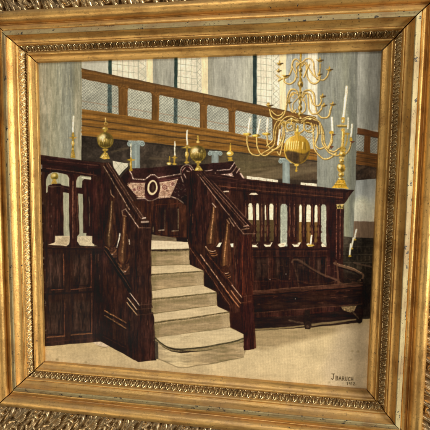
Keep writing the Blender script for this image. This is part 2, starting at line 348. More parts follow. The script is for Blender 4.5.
    for x, c in ((245.6, '#8d6a54'), (254.2, '#7d4a34'), (261.9, '#a0825e'), (267.6, '#75402c'), (276.2, '#9a6244'), (290, '#a8725a'), (294.6, '#93604a'), (304, '#a06a50'), (312.4, '#7a4430'), (318.9, '#9c6448'), (329.5, '#4a221b')):
        bal(x, hl=c, w_=3.0 if x not in (290, 276.2) else 4.0)
    poly([(326.6, 200), (341.6, 201.5), (341, 330), (326.6, 330)], '#2a1412', tex='v', amp=.35)
    poly([(249, 194.6), (251.4, 192.9), (256, 192.8), (258.2, 194.5), (254, 195.3)], '#cfc7a4'); poly([(222, 191.2), (228.5, 190.4), (229, 191.8), (224, 192.4)], '#b9a98a')
    # triangular lights at the foot of the balusters
    for i, x in enumerate((253.6, 267.8, 281.8, 296, 310.2)):
        if i == 0: poly([(252, 243.2), (258, 242.6), (256, 245), (258, 246.9), (252, 247)], '#dcd5ad')
        else: poly([(x - 5.2, 243.3), (x + 4.6, 242.3), (x + 2.2, 246.6), (x - 2, 246.9)], '#dcd5ad', tex='f', amp=.1); line([(x - 3, 243), (x + 2, 244.4)], .7, '#6f4a30', .6)
    poly([(321, 242), (326.4, 247), (321.5, 247)], '#dcd5ad')
    candle(311.3, 235.6, 310.7, 244.5, 1.9); ell(310.5, 245.4, 3.2, .9, '#b79b38')
    for x in (247, 254.2, 261.9, 267.6, 276.2, 290, 294.6, 304, 312.4, 318.9):
        for y, r in ((202, 2.5), (206, 1.6), (226, 2.5), (232, 2.9), (238, 2.3), (243, 3.1)): ell(x, y, r, 1.7 if r > 2 else 1.1, '#2c140f', .9, f=.4)
        ell(x - .6, 231, .6, 4.2, '#8d5c42', .6, f=.5); ell(x - .6, 211, .45, 4, '#80523b', .6, f=.5)
    candle(311.3, 235.6, 310.7, 244.5, 1.9); ell(310.5, 245.4, 3.2, .9, '#b79b38')
    # base rail, panels
    line([(238, 249), (330, 249.2)], 1.2, '#1a0b0a', .8); line([(254, 250.8), (328, 251)], .6, '#5b3024', .6)
    for x0, x1 in ((253, 270), (272, 291), (293, 311), (313, 327)):
        line([(x0, 256), (x0, 281), (x1, 281), (x1, 256), (x0, 256)], .55, '#57291e', .6)
        poly([(x0 + 1.5, 257.5), (x1 - 1.5, 257.5), (x1 - 1.5, 280), (x0 + 1.5, 280)], '#241310', .7, tex='v', amp=.3)
    for x0, x1 in ((253, 270), (272, 291), (293, 311), (313, 327)):
        poly([(x0 + 3, 259), (x1 - 3, 259), (x1 - 3, 278), (x0 + 3, 278)], '#38261e', .5, f=1.6, tex='v', amp=.5); line([(x0 + 1.2, 257.4), (x1 - 1.2, 257.4)], .8, '#100706', .7, f=.5); line([(x1 - 1.4, 258), (x1 - 1.4, 279)], .8, '#6b4633', .5, f=.5)
    # corner pier with gilt capital
    poly([(329.5, 200), (342, 201.5), (341, 262), (329.8, 262)], '#27110f', tex='v', amp=.3)
    for x in (336.5, 340.2): line([(x, 209), (x - .3, 258)], .9, '#7d4a38', .75, tex='f', amp=.4)
    poly([(336, 205), (343.6, 204.6), (343.2, 209), (336.6, 209)], '#8b7b44', tex='f', amp=.5); line([(336, 204.6), (343.8, 204.3)], .8, '#c3b377', .9)
    for x in (338, 340.5): ell(x, 207, .7, .9, '#3b2d16')
    poly([(342.8, 189), (351, 190.4), (346, 193), (344.6, 201), (342.8, 204)], '#201010')
    # bench before the panels
    line([(292, 262), (294, 259.6), (300, 260.6), (308, 266), (322, 274), (336, 279.6), (340, 283)], 1.9, '#5d4030', .65, sm=True, f=.5); line([(294, 261.6), (304, 265.4), (322, 276), (337, 282)], 1.0, '#170b08', .8, sm=True)
    line([(292.6, 262), (296, 272), (299.6, 290)], 1.6, '#4b3024', .65, sm=True); line([(298, 280), (312, 283.4), (328, 283), (340, 279.6)], 1.1, '#573a2b', .65, sm=True); line([(298, 282), (312, 285.4), (330, 285)], 1.0, '#140907', .8, sm=True)
    line([(334, 263), (340, 265.5), (352, 268.8), (360, 272.4), (363, 275), (361.6, 279.4), (358, 281)], 2.0, '#7a5a42', .75, sm=True); line([(335, 262.6), (352, 267.6), (361, 272.4)], .8, '#b98f6c', .7, sm=True); line([(336, 266.6), (352, 270.8), (359, 275)], 1.1, '#140907', .85, sm=True)
    line([(335.6, 261), (337.5, 270), (338.5, 284)], 2.0, '#4a2c20', .85)
    line([(354, 262.5), (371, 266.6)], 1.8, '#5c4638', .75); line([(338, 282), (352, 286.4), (362, 286)], 1.5, '#6d4833', .8, sm=True); line([(346, 276), (352, 282)], .9, '#4c3427', .7)
    line([(361.6, 280), (363, 292), (361.6, 316)], 2.4, '#1b0e0b', .95); line([(360.2, 284), (361.4, 304)], .7, '#5f4030', .7)
    poly([(250, 292), (300, 289), (362, 285), (362, 292), (300, 296), (250, 299)], '#361a14', .8, tex='h', amp=.35)
    for y0, y1, c, al in ((291.5, 286, '#5b3324', .6), (298.5, 292.5, '#3e1d17', .6), (311, 304, '#4a241c', .55), (316.5, 309, '#33130f', .6)):
        line([(252, y0), (305, y0 - 3), (360, y1)], .9, c, al, tex='h', amp=.5)
    poly([(298, 268), (312, 272), (337, 283), (337, 289), (300, 290)], '#1f100c', .7, f=.8, tex='v', amp=.4)
    poly([(339, 270), (358, 276), (361, 286), (340, 287)], '#1d110d', .6, f=.8)
    poly([(252, 291), (300, 287.5), (362, 282.5), (363, 286), (300, 291.4), (252, 295)], '#3b2219', .7, f=.6, tex='h', amp=.4); line([(252, 290.8), (300, 287.2), (362, 282.4)], .8, '#6b4632', .6, tex='h'); line([(252, 295.6), (300, 292), (363, 286.6)], 1.2, '#110706', .9)
    poly([(252, 297), (300, 293), (362, 288), (362, 304), (300, 309), (252, 313)], '#1f110d', .8, f=.8, tex='h', amp=.4); line([(252, 313), (300, 309), (362, 304)], .8, '#5b3828', .6)
    for k in range(150):
        x, y = prng.uniform(250, 358), prng.uniform(262, 318)
        line([(x, y), (x + prng.uniform(-3, 5), y + prng.uniform(-.4, .4))], prng.uniform(.5, 1.0), prng.choice(['#4c2419', '#1a0b09', '#3a1c14', '#5b3325', '#2f1b14']), .5)
    for x, y in ((269.8, 279.4), (295.2, 298.8), (281.5, 319), (286, 274), (240.5, 296)): ell(x, y, .5, .5, '#a09890', .8)
    # --- floor
    poly([(34, 348), (46, 342.5), (101, 338), (150, 352), (165, 355), (245, 348), (250, 329), (300, 326), (362, 319), (372, 318), (374, 396), (34, 396)], grady([(318, '#a39262'), (345, '#b2a273'), (362, '#b5a679'), (390, '#a3946c')]), tex='b', amp=.06)
    poly([(225, 348), (250, 345), (372, 325), (370, 390), (200, 392), (205, 362)], '#b9ab7e', .7, f=5, tex='b', amp=.05)
    poly([(246, 345), (250, 329), (300, 328), (362, 320), (362, 326), (300, 341), (262, 350)], '#8b7b55', .8, f=2.5, tex='h', amp=.1)
    poly([(340, 325), (373, 320), (366, 396), (330, 396), (322, 370)], '#ab9e7c', .6, f=6, tex='b', amp=.05)
    for k in range(120):
        x, y = prng.uniform(46, 360), prng.uniform(345, 384)
        line([(x, y), (x + prng.uniform(5, 20), y + prng.uniform(-.6, .9))], prng.uniform(.5, 1.6), prng.choice(['#c4b68a', '#9c8d64', '#bbab80', '#a89a70']), .25, f=.6)
    poly([(89, 340.5), (101, 339), (112, 345.5), (107, 347.8), (98, 345.5)], '#c0b291', .9, tex='f', amp=.1); line([(98, 345.8), (107, 348)], .7, '#7b6c4c', .7)
    line([(46, 349.5), (60, 348.4)], .8, '#9a8b63', .5); line([(101, 348.3), (112, 345.8)], .8, '#7c6c4a', .5)
    for x, y, r in ((57, 359.5, 1.6), (352.3, 351, .9), (358, 351.5, 1.2), (351, 359.5, .8), (86, 362, 1.0), (329, 382.5, .8)): ell(x, y, r, r * .8, '#7d7048', .55, f=.8)
    # bench foot rails on the floor
    poly([(250, 318), (305, 315), (361, 308), (362, 322), (306, 327.5), (250, 331)], '#211310', .96, tex='h', amp=.3)
    line([(252, 329.5), (278, 328.2), (305, 325.6)], 1.9, '#84704c', .9, w2=1.4, tex='h'); line([(311, 324.8), (335, 322), (358, 319)], 2.4, '#7d6848', .9, w2=1.4, tex='h')
    line([(311, 327), (358, 321.8)], 1.0, '#2a1a14', .9)
    line([(289, 320), (300, 322.5), (308, 324)], 1.6, '#4f3a2a', .8); poly([(304.6, 310), (309.5, 309.5), (311, 322), (310, 329), (305, 329), (303.6, 322)], '#201512')
    ell(308, 325, 3.3, 4, '#2a1c17'); ell(307.4, 326.5, 1.4, 1.4, '#4a3628', .8); ell(359, 319, 3.2, 4.2, '#1f1512')
    poly([(341, 306), (356.5, 305.4), (354, 311), (350, 312.6), (343, 310)], '#7c6646', tex='f', amp=.3); line([(352, 311), (358, 318)], 1.6, '#4a3827', .9)
    line([(341, 306.4), (356, 305.6)], .7, '#2a1a12', .8)
    # --- left balustrade
    poly([(38, 154.6), (101, 163), (108, 164), (142, 218), (150, 226), (150, 330), (156, 360), (138, 362), (101, 341.5), (46, 346), (36, 346)], '#28150f', tex='v', amp=.33)
    poly([(48, 172), (58, 171.5), (95, 178), (95, 245), (48, 245)], '#2b1310', tex='v', amp=.3)
    # openings with pale light
    C1 = '#9b9a80'
    poly([(46, 180), (48, 174.5), (52, 172.4), (56, 172.3), (67, 174.6), (69.4, 178), (69.4, 186.4), (62, 185.4), (60, 183.5), (52, 183.5), (50, 191), (46, 193)], C1, tex='v', amp=.12)
    poly([(76, 181), (77.5, 177), (80.5, 175.4), (91, 176.8), (90.8, 179.9), (84, 179), (82, 181), (82, 187.8), (76, 187.5)], C1, tex='v', amp=.1); line([(82, 177.6), (90.6, 178.8)], 1.4, '#c9c6ab', .8)
    poly([(62.9, 192), (69, 193), (69.3, 241), (69, 244), (66, 246), (48, 244.6), (54.6, 242.6), (55, 235.5), (63.6, 235.6)], C1, tex='v', amp=.07)
    poly([(55.5, 236), (69.3, 236), (69, 243), (66, 246), (48.5, 244.5), (55, 242)], '#b9ad87', tex='f', amp=.1); poly([(56, 243), (64, 237), (69, 237), (66, 245)], '#8f8360', .5, f=1)
    poly([(77.9, 193.6), (82.8, 194), (83, 233), (86.3, 233), (86, 235.6), (92, 236), (92, 243), (97.5, 246), (80, 245.4), (77, 241.5), (77, 236), (79, 233.6)], C1, tex='v', amp=.07)
    poly([(78, 236), (92, 236), (92, 243), (97.5, 246.2), (80, 245.6), (77, 241)], '#b9b08a', tex='f', amp=.08)
    line([(66.2, 195), (66.6, 235)], 1.2, '#a9a78c', .6)
    # inner small pilaster with brass ball
    poly([(47.5, 186), (50, 184.4), (59, 184), (61.5, 185.2), (68, 187.5), (69, 190.5), (62, 190), (62, 235), (47.5, 236)], '#2a1411', tex='v', amp=.35)
    line([(48, 186.6), (60.5, 186.3)], .7, '#7c6a52', .7); line([(62, 187.2), (69, 189)], .8, '#4a2a1f', .8)
    for y in (204, 216, 226): ell(51, y, .5, 1, '#6b6257', .4)
    line([(56.8, 194), (57, 233)], 1.0, '#4c251c', .6)
    ell(54.3, 176.3, 3.7, 3.4, '#84722e'); ell(53.4, 175.2, 1.9, 1.4, '#d3c27a', .9, f=.8); ell(55.3, 178, 2.2, 1.3, '#4c3d16', .7, f=.7); poly([(53, 179), (55.6, 179), (57, 183.6), (51, 183.6)], '#a3893c')
    # pillars
    poly([(69.2, 172), (77.5, 173), (76, 178), (75.2, 243), (77, 246.5), (68.5, 246.5), (70.6, 243), (71.2, 178)], '#2a120f', tex='v', amp=.3); line([(73, 181), (72.6, 238)], 1.3, '#8a5c45', .75, tex='v', amp=.3); line([(74.8, 200), (74.8, 238)], .8, '#5d3324', .6)
    poly([(83.4, 180.5), (91, 180.5), (96, 182), (96, 236), (92, 236), (86, 233), (83.2, 232)], '#281210', tex='v', amp=.3); line([(88.8, 197), (89.4, 206), (89.3, 226)], 1.1, '#8d8468', .6, w2=.6); line([(77.3, 196), (77, 232)], .8, '#70472f', .6)
    # cornice of left balustrade
    poly([(39, 154.8), (101, 162.4), (108, 163), (108, 166), (101, 176.5), (39, 171)], '#241010', tex='h', amp=.35)
    line([(40, 155.6), (80, 160.4), (104, 164)], 1.1, '#3b221c', .8); line([(46, 159.8), (98, 165.4)], 1.0, '#5a3226', .7); line([(46, 168.2), (66, 170.8), (96, 175)], .9, '#6b4331', .7)
    line([(42, 163), (100, 170)], 2.2, '#1a0b0b', .6); line([(40, 170.4), (48, 171.6)], 1.4, '#150909', .9)
    line([(41, 165), (41, 168)], 1.8, '#8e8879', .8); line([(41, 172.5), (41, 174)], 1.2, '#77716a', .7)
    for k in range(26):
        y = prng.uniform(176, 345); ell(40 + (y - 176) * .03 + prng.uniform(0, 2.4), y, .5, .8, prng.choice(['#857c6a', '#6a5f55', '#4e3b38']), .6)
    # lower panels (left)
    line([(46, 247.8), (103, 249.5)], 1.6, '#190b0a', .8); line([(52, 247), (100, 247.6)], .6, '#553024', .7)
    poly([(46, 252), (62, 252.5), (62.5, 290), (46, 292)], '#21100f', .8, tex='v', amp=.35)
    line([(63.2, 254), (63.8, 286)], 1.1, '#93563a', .85, w2=.7); line([(91.3, 254), (91, 287)], 1.2, '#6b3325', .75)
    poly([(71, 253), (90, 253.4), (89.8, 286), (71, 288)], '#261310', .5, tex='v', amp=.4)
    line([(51, 290), (63.8, 289.4)], .9, '#8a4f34', .7); line([(71, 289.4), (91.4, 287)], .9, '#7a4530', .7)
    line([(46, 294.3), (100, 291)], 2.0, '#180a0a', .7)
    for x0, x1, y1 in ((47, 64.6, 336), (71, 91.8, 333.5)):
        line([(x1, 300), (x1 - .3, y1 - 1)], 1.0, '#6e3b26', .75); line([(x0, y1 + 1.3), (x1, y1 - .3)], 1.1, '#8d5b3a', .8); poly([(x0 + 1, 301), (x1 - 1.5, 300), (x1 - 1.7, y1 - 2), (x0 + 1, y1)], '#241310', .35, tex='v', amp=.5)
    line([(46, 342), (100, 337.5)], 1.0, '#391c16', .8)
    poly([(92.5, 250), (104, 250), (104, 338), (92.5, 338)], '#1d0e0e', .7, f=1, tex='v', amp=.3)
    for x0, y0, x1, y1 in ((47, 254, 61, 287), (73, 255, 88.6, 284), (48, 302, 62, 333), (73, 301, 89.4, 330.5)):
        poly([(x0, y0), (x1, y0), (x1, y1), (x0, y1)], '#3a2820', .45, f=1.6, tex='v', amp=.5)
        line([(x1 + .9, y0 - 1), (x1 + .9, y1 + 1.2), (x0, y1 + 1.6)], .9, '#120807', .8, f=.5); line([(x1 + 3.8, y0), (x1 + 3.8, y1 + 4)], .9, '#140908', .5, f=.7)
    # right post of left balustrade and raking side
    poly([(101, 164), (109, 164), (109, 260), (101, 262)], '#241010', .8, tex='v', amp=.4)
    poly([(84, 182), (103, 180), (104, 250), (95, 250)], '#2b110f', .5, tex='v', amp=.4)
    line([(101.8, 168), (102.2, 244)], .9, '#4b1b17', .5); line([(96.5, 210), (96.8, 244)], .9, '#44150f', .5)
    # stair side: opening under rail
    poly([(103, 190), (116, 190), (137, 226), (134, 276), (104, 244)], '#281411', .9, tex='v', amp=.35)
    # balusters (left flight)
    def vase(pts, wd, hl, hw=.9):
        line(pts, wd, '#3b1f14', 1, sm=True, tex='v', amp=.35); line([(x + .5, y) for x, y in pts], hw, hl, .85, sm=True); line([(x + wd * .35, y) for x, y in pts], .8, '#150907', .6, sm=True)
    def turned(x0, y0, x1, y1, w_, hl='#b9925f', body='#5f3a20'):
        prof = ((0, .30), (.05, .46), (.09, .28), (.2, .30), (.4, .46), (.6, .82), (.74, 1), (.86, .88), (.94, .5), (1, .62))
        Lp, Rp = [], []
        for t, r in prof:
            x, y = x0 + (x1 - x0) * t, y0 + (y1 - y0) * t; Lp.append((x - r * w_ / 2, y)); Rp.append((x + r * w_ / 2, y))
        o = smooth_pts(Lp, 4) + smooth_pts(Rp, 4)[::-1]
        poly([(x - .9, y) for x, y in o], '#1a0b08', .8, f=.8); poly(o, '#34190f', tex='v', amp=.3)
        mid = [((a[0] * .62 + b_[0] * .38), a[1]) for a, b_ in zip(Lp, Rp)]
        line(mid[2:8], w_ * .16, body, .8, sm=True, w2=w_ * .5, f=1.3, tex='v', amp=.3)
        line([(x - .1, y) for x, y in mid[2:7]], .8, hl, .9, sm=True, w2=1.2, f=.5, amp=.2); line(mid[6:9], 1.3, hl, .5, sm=True, f=.9)
        line([((a[0] * .12 + b_[0] * .88), a[1]) for a, b_ in zip(Lp, Rp)][4:9], .8, '#7c4c2c', .3, sm=True)
    turned(112.6, 196.5, 110, 249, 15, '#b3946a', '#482b19'); turned(125, 213, 123.6, 266, 13, '#a98257', '#4e2f1b')
    line([(110.6, 190), (111.2, 194), (114, 197)], 1.1, '#b08a68', .85, sm=True); line([(122, 211), (123, 215), (126, 216)], 1.1, '#9c7a5c', .8, sm=True)
    line([(119.7, 233.5), (118.6, 240), (116.8, 247)], 1.6, '#d9d3b8', .95, w2=1.0); line([(129, 239.5), (129.3, 244)], 1.3, '#c0b598', .9)
    # turned feet
    for cx, cy in ((110, 250.5), (123, 267.5)):
        poly([(cx - 5.5, cy - 2), (cx + 6.5, cy - 4), (cx + 7, cy + 6), (cx - .5, cy + 8)], '#3c2116', tex='f', amp=.3)
        line([(cx - 4.6, cy - 1), (cx - 1, cy + 2.6), (cx + 3.5, cy + 2.4), (cx + 6, cy - 1)], 1.1, '#8a5c3c', .9, sm=True); line([(cx - 3.2, cy + 1.5), (cx - .5, cy + 4.2), (cx + 2.5, cy + 3.8)], 1.2, '#cfb79a', .9, sm=True)
        line([(cx - 5, cy - 4), (cx - 2, cy - 1.6)], 1.2, '#94653f', .7); line([(cx - 1, cy + 8), (cx + 7, cy + 8)], 1.5, '#1c0d0b', .8); line([(cx - .5, cy + 6.3), (cx + 6.5, cy + 6.3)], .6, '#5e3c2b', .7)
    # lower string (dark diagonal beam)
    poly([(104.5, 248), (107, 248), (134.5, 291), (134.5, 302), (104, 252)], '#140a09'); line([(104.6, 250), (133, 292)], 1.0, '#4b2e20', .75)
    poly([(103, 256), (132, 297), (132, 330), (104, 314)], '#2c1510', .8, tex='v', amp=.4)
    for q in (0, 1):
        o = q * 5.0
        line([(104.8, 310.8 + o * .9), (127, 323.2 + o * 1.15)], 1.3, '#9a6d44' if q == 0 else '#8d6440', .85, tex='f', amp=.4); line([(105, 312.6 + o), (127, 325.2 + o)], 1.2, '#140908', .8)
    line([(102, 336), (138, 354), (150, 360)], .9, '#6c3f2a', .7)
    poly([(92, 334), (103, 334), (140, 352), (142, 361), (136, 360.5), (101, 341.8)], '#170b0c', .6)
    # newel (left) shaft, plinth
    poly([(130, 228), (152, 224), (151.5, 304), (152.5, 308), (131, 300)], '#2a1510', tex='v', amp=.4)
    poly([(126.5, 303), (137, 314.5), (153.5, 312), (156, 358.5), (138, 362), (126, 354)], '#24120f', tex='v', amp=.4); poly([(137, 315), (153, 313), (155.5, 358), (138.4, 361.5)], '#2e1612', .8, tex='v', amp=.35)
    for (x0, y0, x1, y1, c) in ((130, 292.8, 139.2, 305.2, '#cbb69a'), (127.6, 297.8, 136.8, 309.6, '#c2aa86'), (126.8, 302.4, 137, 315, '#b09065')):
        line([(x0, y0), (x1, y1)], 1.0, c, .9); line([(x1, y1), (152.5, y1 - 1.6)], .8, '#5c3a2c', .6)
    line([(131, 295.8), (138.6, 307)], .9, '#100706', .8); line([(128.2, 301), (137, 312)], .9, '#100706', .8)
    # handrail (left flight)
    poly([(99, 162.8), (109, 162.2), (151.4, 218.5), (150.8, 225), (146, 228.8), (138, 228.4), (134, 221), (131, 214.5), (126, 209), (103, 170)], '#2a1610', tex='v', amp=.3)
    poly([(106, 163.5), (110, 162.2), (150, 221), (144, 222)], '#3a221a', .8)
    for (x0, y0, x1, y1, c, wd, al) in ((103.6, 166, 129.5, 209.6, '#a98e72', 1.0, .9), (106.4, 163.8, 141, 219, '#775344', .8, .8), (108.4, 163, 143.6, 218, '#8c6a56', .8, .8), (105, 165, 137, 218, '#170b09', 1.3, .8), (110, 163, 146, 218, '#1b0d0a', 1.0, .8), (126, 209.5, 138.6, 227.6, '#b49a80', 1.0, .9)):
        line([(x0, y0), (x1, y1)], wd, c, al, tex='f', amp=.3)
    line([(122, 211), (126, 208.5)], .8, '#a88c72', .7); line([(138.6, 227.6), (150, 228)], .9, '#7a5848', .85)
    line([(142.5, 218.6), (145.5, 217.8)], 1.5, '#cfbfa4', .9); line([(141.6, 222), (148, 221.6)], 1.9, '#a3917a', .9); line([(141, 224.4), (149, 224)], .9, '#150a08', .8)
    for k in range(420):
        x, y = prng.uniform(46, 150), prng.uniform(166, 356)
        if y > 340 - (x < 101) * 2 and x < 101: continue
        if y > 325: continue
        if 46 < x < 98 and 172 < y < 247: continue
        if x > 108 and y < 166 + (x - 100) * 1.3: continue
        line([(x, y), (x + prng.uniform(-.4, .4), y + prng.uniform(2, 9))], prng.uniform(.35, .9), prng.choice(['#5c3a2a', '#150a08', '#4a2419', '#6b4632', '#1c0d0a', '#3f3028']), prng.uniform(.2, .5))
    # --- landing doors behind the stairs
    poly([(131, 201), (150, 201), (157, 199.6), (176, 199), (186, 206), (187, 243), (176, 242.4), (151.5, 237.5), (152, 226), (146, 217)], '#35190f', tex='v', amp=.4)
    poly([(153, 206), (157, 205.6), (157, 238), (152.6, 236)], '#22100c', .8)
    for x0, x1 in ((158.2, 165.4), (168, 179)):
        poly([(x0, 208), (x1, 207), (x1, 230), (x0, 231)], '#271411', .95, tex='v', amp=.3)
    line([(164.9, 210), (164.4, 229)], 1.0, '#54402e', .8); line([(178.2, 209), (178, 229)], 1.1, '#7d6a4e', .85); line([(156, 204.6), (180, 203.4)], 1.0, '#542418', .8); line([(156, 205), (156, 234)], .9, '#5b271a', .8)
    line([(158.6, 230.3), (164, 230)], 1.1, '#b8a98c', .9); line([(172, 230.8), (178, 230.6)], 1.0, '#a89a7e', .9); line([(158, 233), (166, 236), (180, 235)], 1.0, '#1a0a08', .8)
    poly([(151.5, 234.5), (178, 238), (188, 239.5), (188, 243), (151.5, 241)], '#6e5e48', .95, tex='h', amp=.25); poly([(176, 237), (186, 237.6), (187.5, 242.2), (176.4, 241.8)], '#1d0f0d')
    line([(153, 227), (153, 232)], .9, '#8a7a5c', .8)
    # --- steps
    def tread(p, c): poly(p, c, tex='h', amp=.06)
    TL, RI, SH = '#b9ab80', '#93825c', '#4a3c26'
    tread([(151.4, 240.2), (176, 241.3), (188.6, 242.3), (189.4, 249.2), (151.2, 249.3)], '#c9be98'); line([(151.2, 249.7), (189.2, 248.9)], 1.05, SH, .9, tex='f', amp=.6); line([(151.2, 251.4), (189.4, 250.4)], 1.0, '#8a7a56', .9)
    poly([(151.2, 252), (189, 251), (189.2, 264.6), (151.2, 265.6)], RI, tex='h', amp=.13); line([(151.3, 265.4), (189, 264.4)], .7, '#4d412a', .7)
    tread([(151.2, 265.8), (190, 264.7), (203.6, 269.5), (203, 272), (151.2, 273.8)], TL); line([(151.2, 274.4), (203.8, 271.2)], 1.05, SH, .9, tex='f', amp=.6); line([(151.2, 276), (203.6, 272.8)], .9, '#9b8b64', .9)
    poly([(151.2, 276.6), (203, 273.4), (203.2, 285.6), (151.6, 290.6)], RI, tex='h', amp=.13); line([(151.6, 290.4), (203.4, 284.6)], .7, '#4d412a', .7)
    tread([(151.6, 290.6), (204, 284.6), (217, 290.4), (217.4, 292.4), (152.6, 298)], TL); line([(151.8, 299.4), (180, 296.4), (217.8, 292.4)], 1.05, SH, .9, tex='f', amp=.6); line([(152, 301), (217.4, 294.2)], .9, '#a4946a', .9)
    poly([(152.2, 301.6), (216, 295), (216.2, 305.2), (153, 313.6)], RI, tex='h', amp=.13); line([(153, 313.6), (216, 305)], .7, '#4d412a', .7)
    tread([(153, 314), (216.4, 305.2), (230.4, 310.2), (231, 311.8), (154.4, 321.4)], TL); line([(154.6, 322.4), (190, 318.4), (230.8, 311.6)], 1.05, SH, .9, tex='f', amp=.6); line([(155, 324.2), (230, 313.6)], .9, '#a4946a', .9)
    poly([(155, 325), (229.6, 314.4), (229.6, 327.6), (156, 337.6)], RI, tex='h', amp=.13); line([(156, 337.6), (229.6, 327.4)], .7, '#4d412a', .7)
    for (x0, y0, x1, y1, h_) in ((151, 252, 189, 251, 13), (151, 276.6, 203, 273.4, 13), (152, 301.6, 216, 295, 11), (154, 325, 229.6, 314.4, 12)):
        poly([(x0, y0 + .5), (x1, y1 + .5), (x1, y1 + 3.2), (x0, y0 + 3.2)], '#6f5f40', .5, f=1.6); poly([(x1 - 9, y1), (x1, y1), (x1, y1 + h_), (x1 - 7, y1 + h_)], '#ab9c72', .45, f=1.8); poly([(x0, y0), (x0 + 6, y0), (x0 + 5, y0 + h_), (x0, y0 + h_)], '#6a5a3c', .4, f=2)
    # bottom step with rounded nose
    tread([(156, 337.4), (229.6, 327.6), (243, 333.4), (246.6, 336.4), (246, 338), (228, 342.6), (200, 347), (178, 348.4), (168, 346.6), (159, 341.6)], '#b6a97e')
    line([(155, 337.6), (160, 342.4), (168, 347.2), (178, 349), (200, 347.6), (228, 342.8), (246.4, 337.6)], 1.5, '#2b2418', .95, sm=True); line([(156, 340), (161, 344.6), (169, 349), (179, 350.6), (202, 349.2), (229, 344.4), (246, 339.6)], 1.1, '#857551', .95, sm=True); line([(157, 341.8), (162, 346.2), (170, 350.4), (180, 352), (203, 350.6), (229, 346), (245, 341)], .8, '#3a2f20', .9, sm=True)
    poly([(157.6, 342), (163, 347), (171, 351.3), (181, 352.8), (204, 351.2), (243, 342), (243.6, 357), (214, 363.2), (185, 367.4), (178, 367.4), (158.6, 358.6)], gradx([(158, '#a0926b'), (176, '#b6a97c'), (195, '#a39369'), (225, '#8d7c57'), (243, '#a08f66')]), tex='h', amp=.15)
    line([(158.6, 358.6), (178, 367.4), (186, 367.2), (214, 363), (243.6, 356.8)], .8, '#5a4d34', .7, f=.5)
    poly([(154.8, 340), (157.8, 342), (158.4, 358.6), (155.2, 359)], '#3a3128'); poly([(243.6, 342), (247, 342), (246.8, 348), (243.8, 356)], '#8a7a56', .8)
    for k in range(160):
        x = prng.uniform(153, 240); y = 252 + prng.uniform(0, 112)
        line([(x, y), (x + prng.uniform(3, 9), y - prng.uniform(.2, 1.3))], prng.uniform(.4, .9), prng.choice(['#d5c99c', '#7a6a46', '#a3946a']), .22)
    # --- right flight: side mass, newels
    poly([(186, 172), (202, 171), (222, 190), (251, 229), (252, 342), (253, 349), (244, 350), (243.6, 334), (230, 327), (229.4, 312), (217, 306), (216.6, 292), (204, 286), (203.4, 271), (189.6, 264.5), (189.4, 249), (187.6, 243), (187, 205)], '#2b1510', tex='v', amp=.38)
    poly([(188, 178), (203, 176), (214, 190), (214, 232), (204, 244), (189, 244)], '#28120f', .9, tex='v', amp=.45)
    poly([(213, 196), (222, 200), (240, 232), (240, 262), (216, 248)], '#2d1711', .9, tex='v', amp=.35)
    poly([(238, 234), (252, 230), (253, 292), (256, 348), (244, 350), (243, 300), (236, 288)], '#35150f', .9, tex='v', amp=.35)
    for k in range(420):
        x, y = prng.uniform(188, 254), prng.uniform(176, 346)
        if y < 172 + (x - 196) * 1.0 or (y > 246 + (x - 189) * 1.55): continue
        line([(x, y), (x + prng.uniform(-.4, .4), y + prng.uniform(2, 10))], prng.uniform(.35, .9), prng.choice(['#5f3626', '#150a08', '#512417', '#6f4430', '#1c0d0a']), prng.uniform(.2, .5))
    # balusters of right flight
    turned(214.2, 203, 211.6, 250, 13.4, '#c29464', '#55341d'); turned(228.2, 219.5, 224.6, 272, 12.4, '#bd8c5a', '#52311b')
    line([(212.2, 203.2), (215.6, 207)], 1.3, '#bda58a', .85); line([(226.6, 219.6), (229, 223)], 1.2, '#a8825e', .8)
    for cx, cy in ((210, 249), (223.5, 271)):
        poly([(cx - 5, cy - 4), (cx + 3, cy - 6), (cx + 7.5, cy + 1), (cx + 7.5, cy + 8), (cx + 1, cy + 9), (cx - 4, cy + 2)], '#371a10', tex='f', amp=.2)
        for k in range(3): line([(cx - 4.4 + k, cy - 2.4 + k * 2.6), (cx - 2 + k, cy + 1 + k * 2.4), (cx + 2 + k, cy + 2.4 + k * 2.2), (cx + 5 + k, cy + 1.6 + k * 2)], 1.2, ['#d9b88e', '#94603a', '#b88458'][k], .9, sm=True, w2=.8); line([(cx - 3.8 + k, cy - .8 + k * 2.6), (cx - 1 + k, cy + 2.6 + k * 2.4), (cx + 4.4 + k, cy + 3 + k * 2)], .7, '#1a0b07', .8, sm=True)
    poly([(216.4, 246.6), (219, 242.8), (222, 242.6), (219.6, 247.2)], '#dcd6b2'); poly([(229.6, 243.6), (233, 243), (233, 247), (230.8, 246.8)], '#dcd6b2')
    # lower string, right flight
    poly([(189, 247), (192, 244), (204, 246), (232, 283), (243.6, 300), (243.6, 309), (234, 309), (205, 270)], '#2f1710', tex='v', amp=.3)
    for (x0, y0, x1, y1, c, wd, al) in ((190, 248, 229.4, 304.6, '#7d4a33', .8, .8), (200.4, 254.6, 224, 287, '#b48c6c', 1.1, .9), (224, 287, 238.6, 307, '#a9714c', .9, .9), (193, 247, 233, 303, '#160908', 1.4, .8), (206, 256, 233, 290, '#1c0c09', 1.6, .8), (207, 254, 232, 284, '#63311f', 1.0, .8)):
        line([(x0, y0), (x1, y1)], wd, c, al, tex='f', amp=.3)
    for (x0, y0, x1, y1, c) in ((232, 285, 241.6, 297, '#cba684'), (231, 290.5, 240.4, 303, '#b88058'), (229.6, 295, 238.6, 307, '#a56b47')):
        line([(x0, y0), (x1, y1)], 1.0, c, .9); line([(x1, y1), (252, y1 - 2)], .7, '#5d3324', .6)
    line([(242.2, 246), (242.6, 295)], 1.0, '#6f2c17', .75, tex='v', amp=.4); line([(233.5, 250), (233.5, 284)], .9, '#43190f', .7); line([(252.5, 250), (252.5, 294)], .9, '#4b1f14', .5)
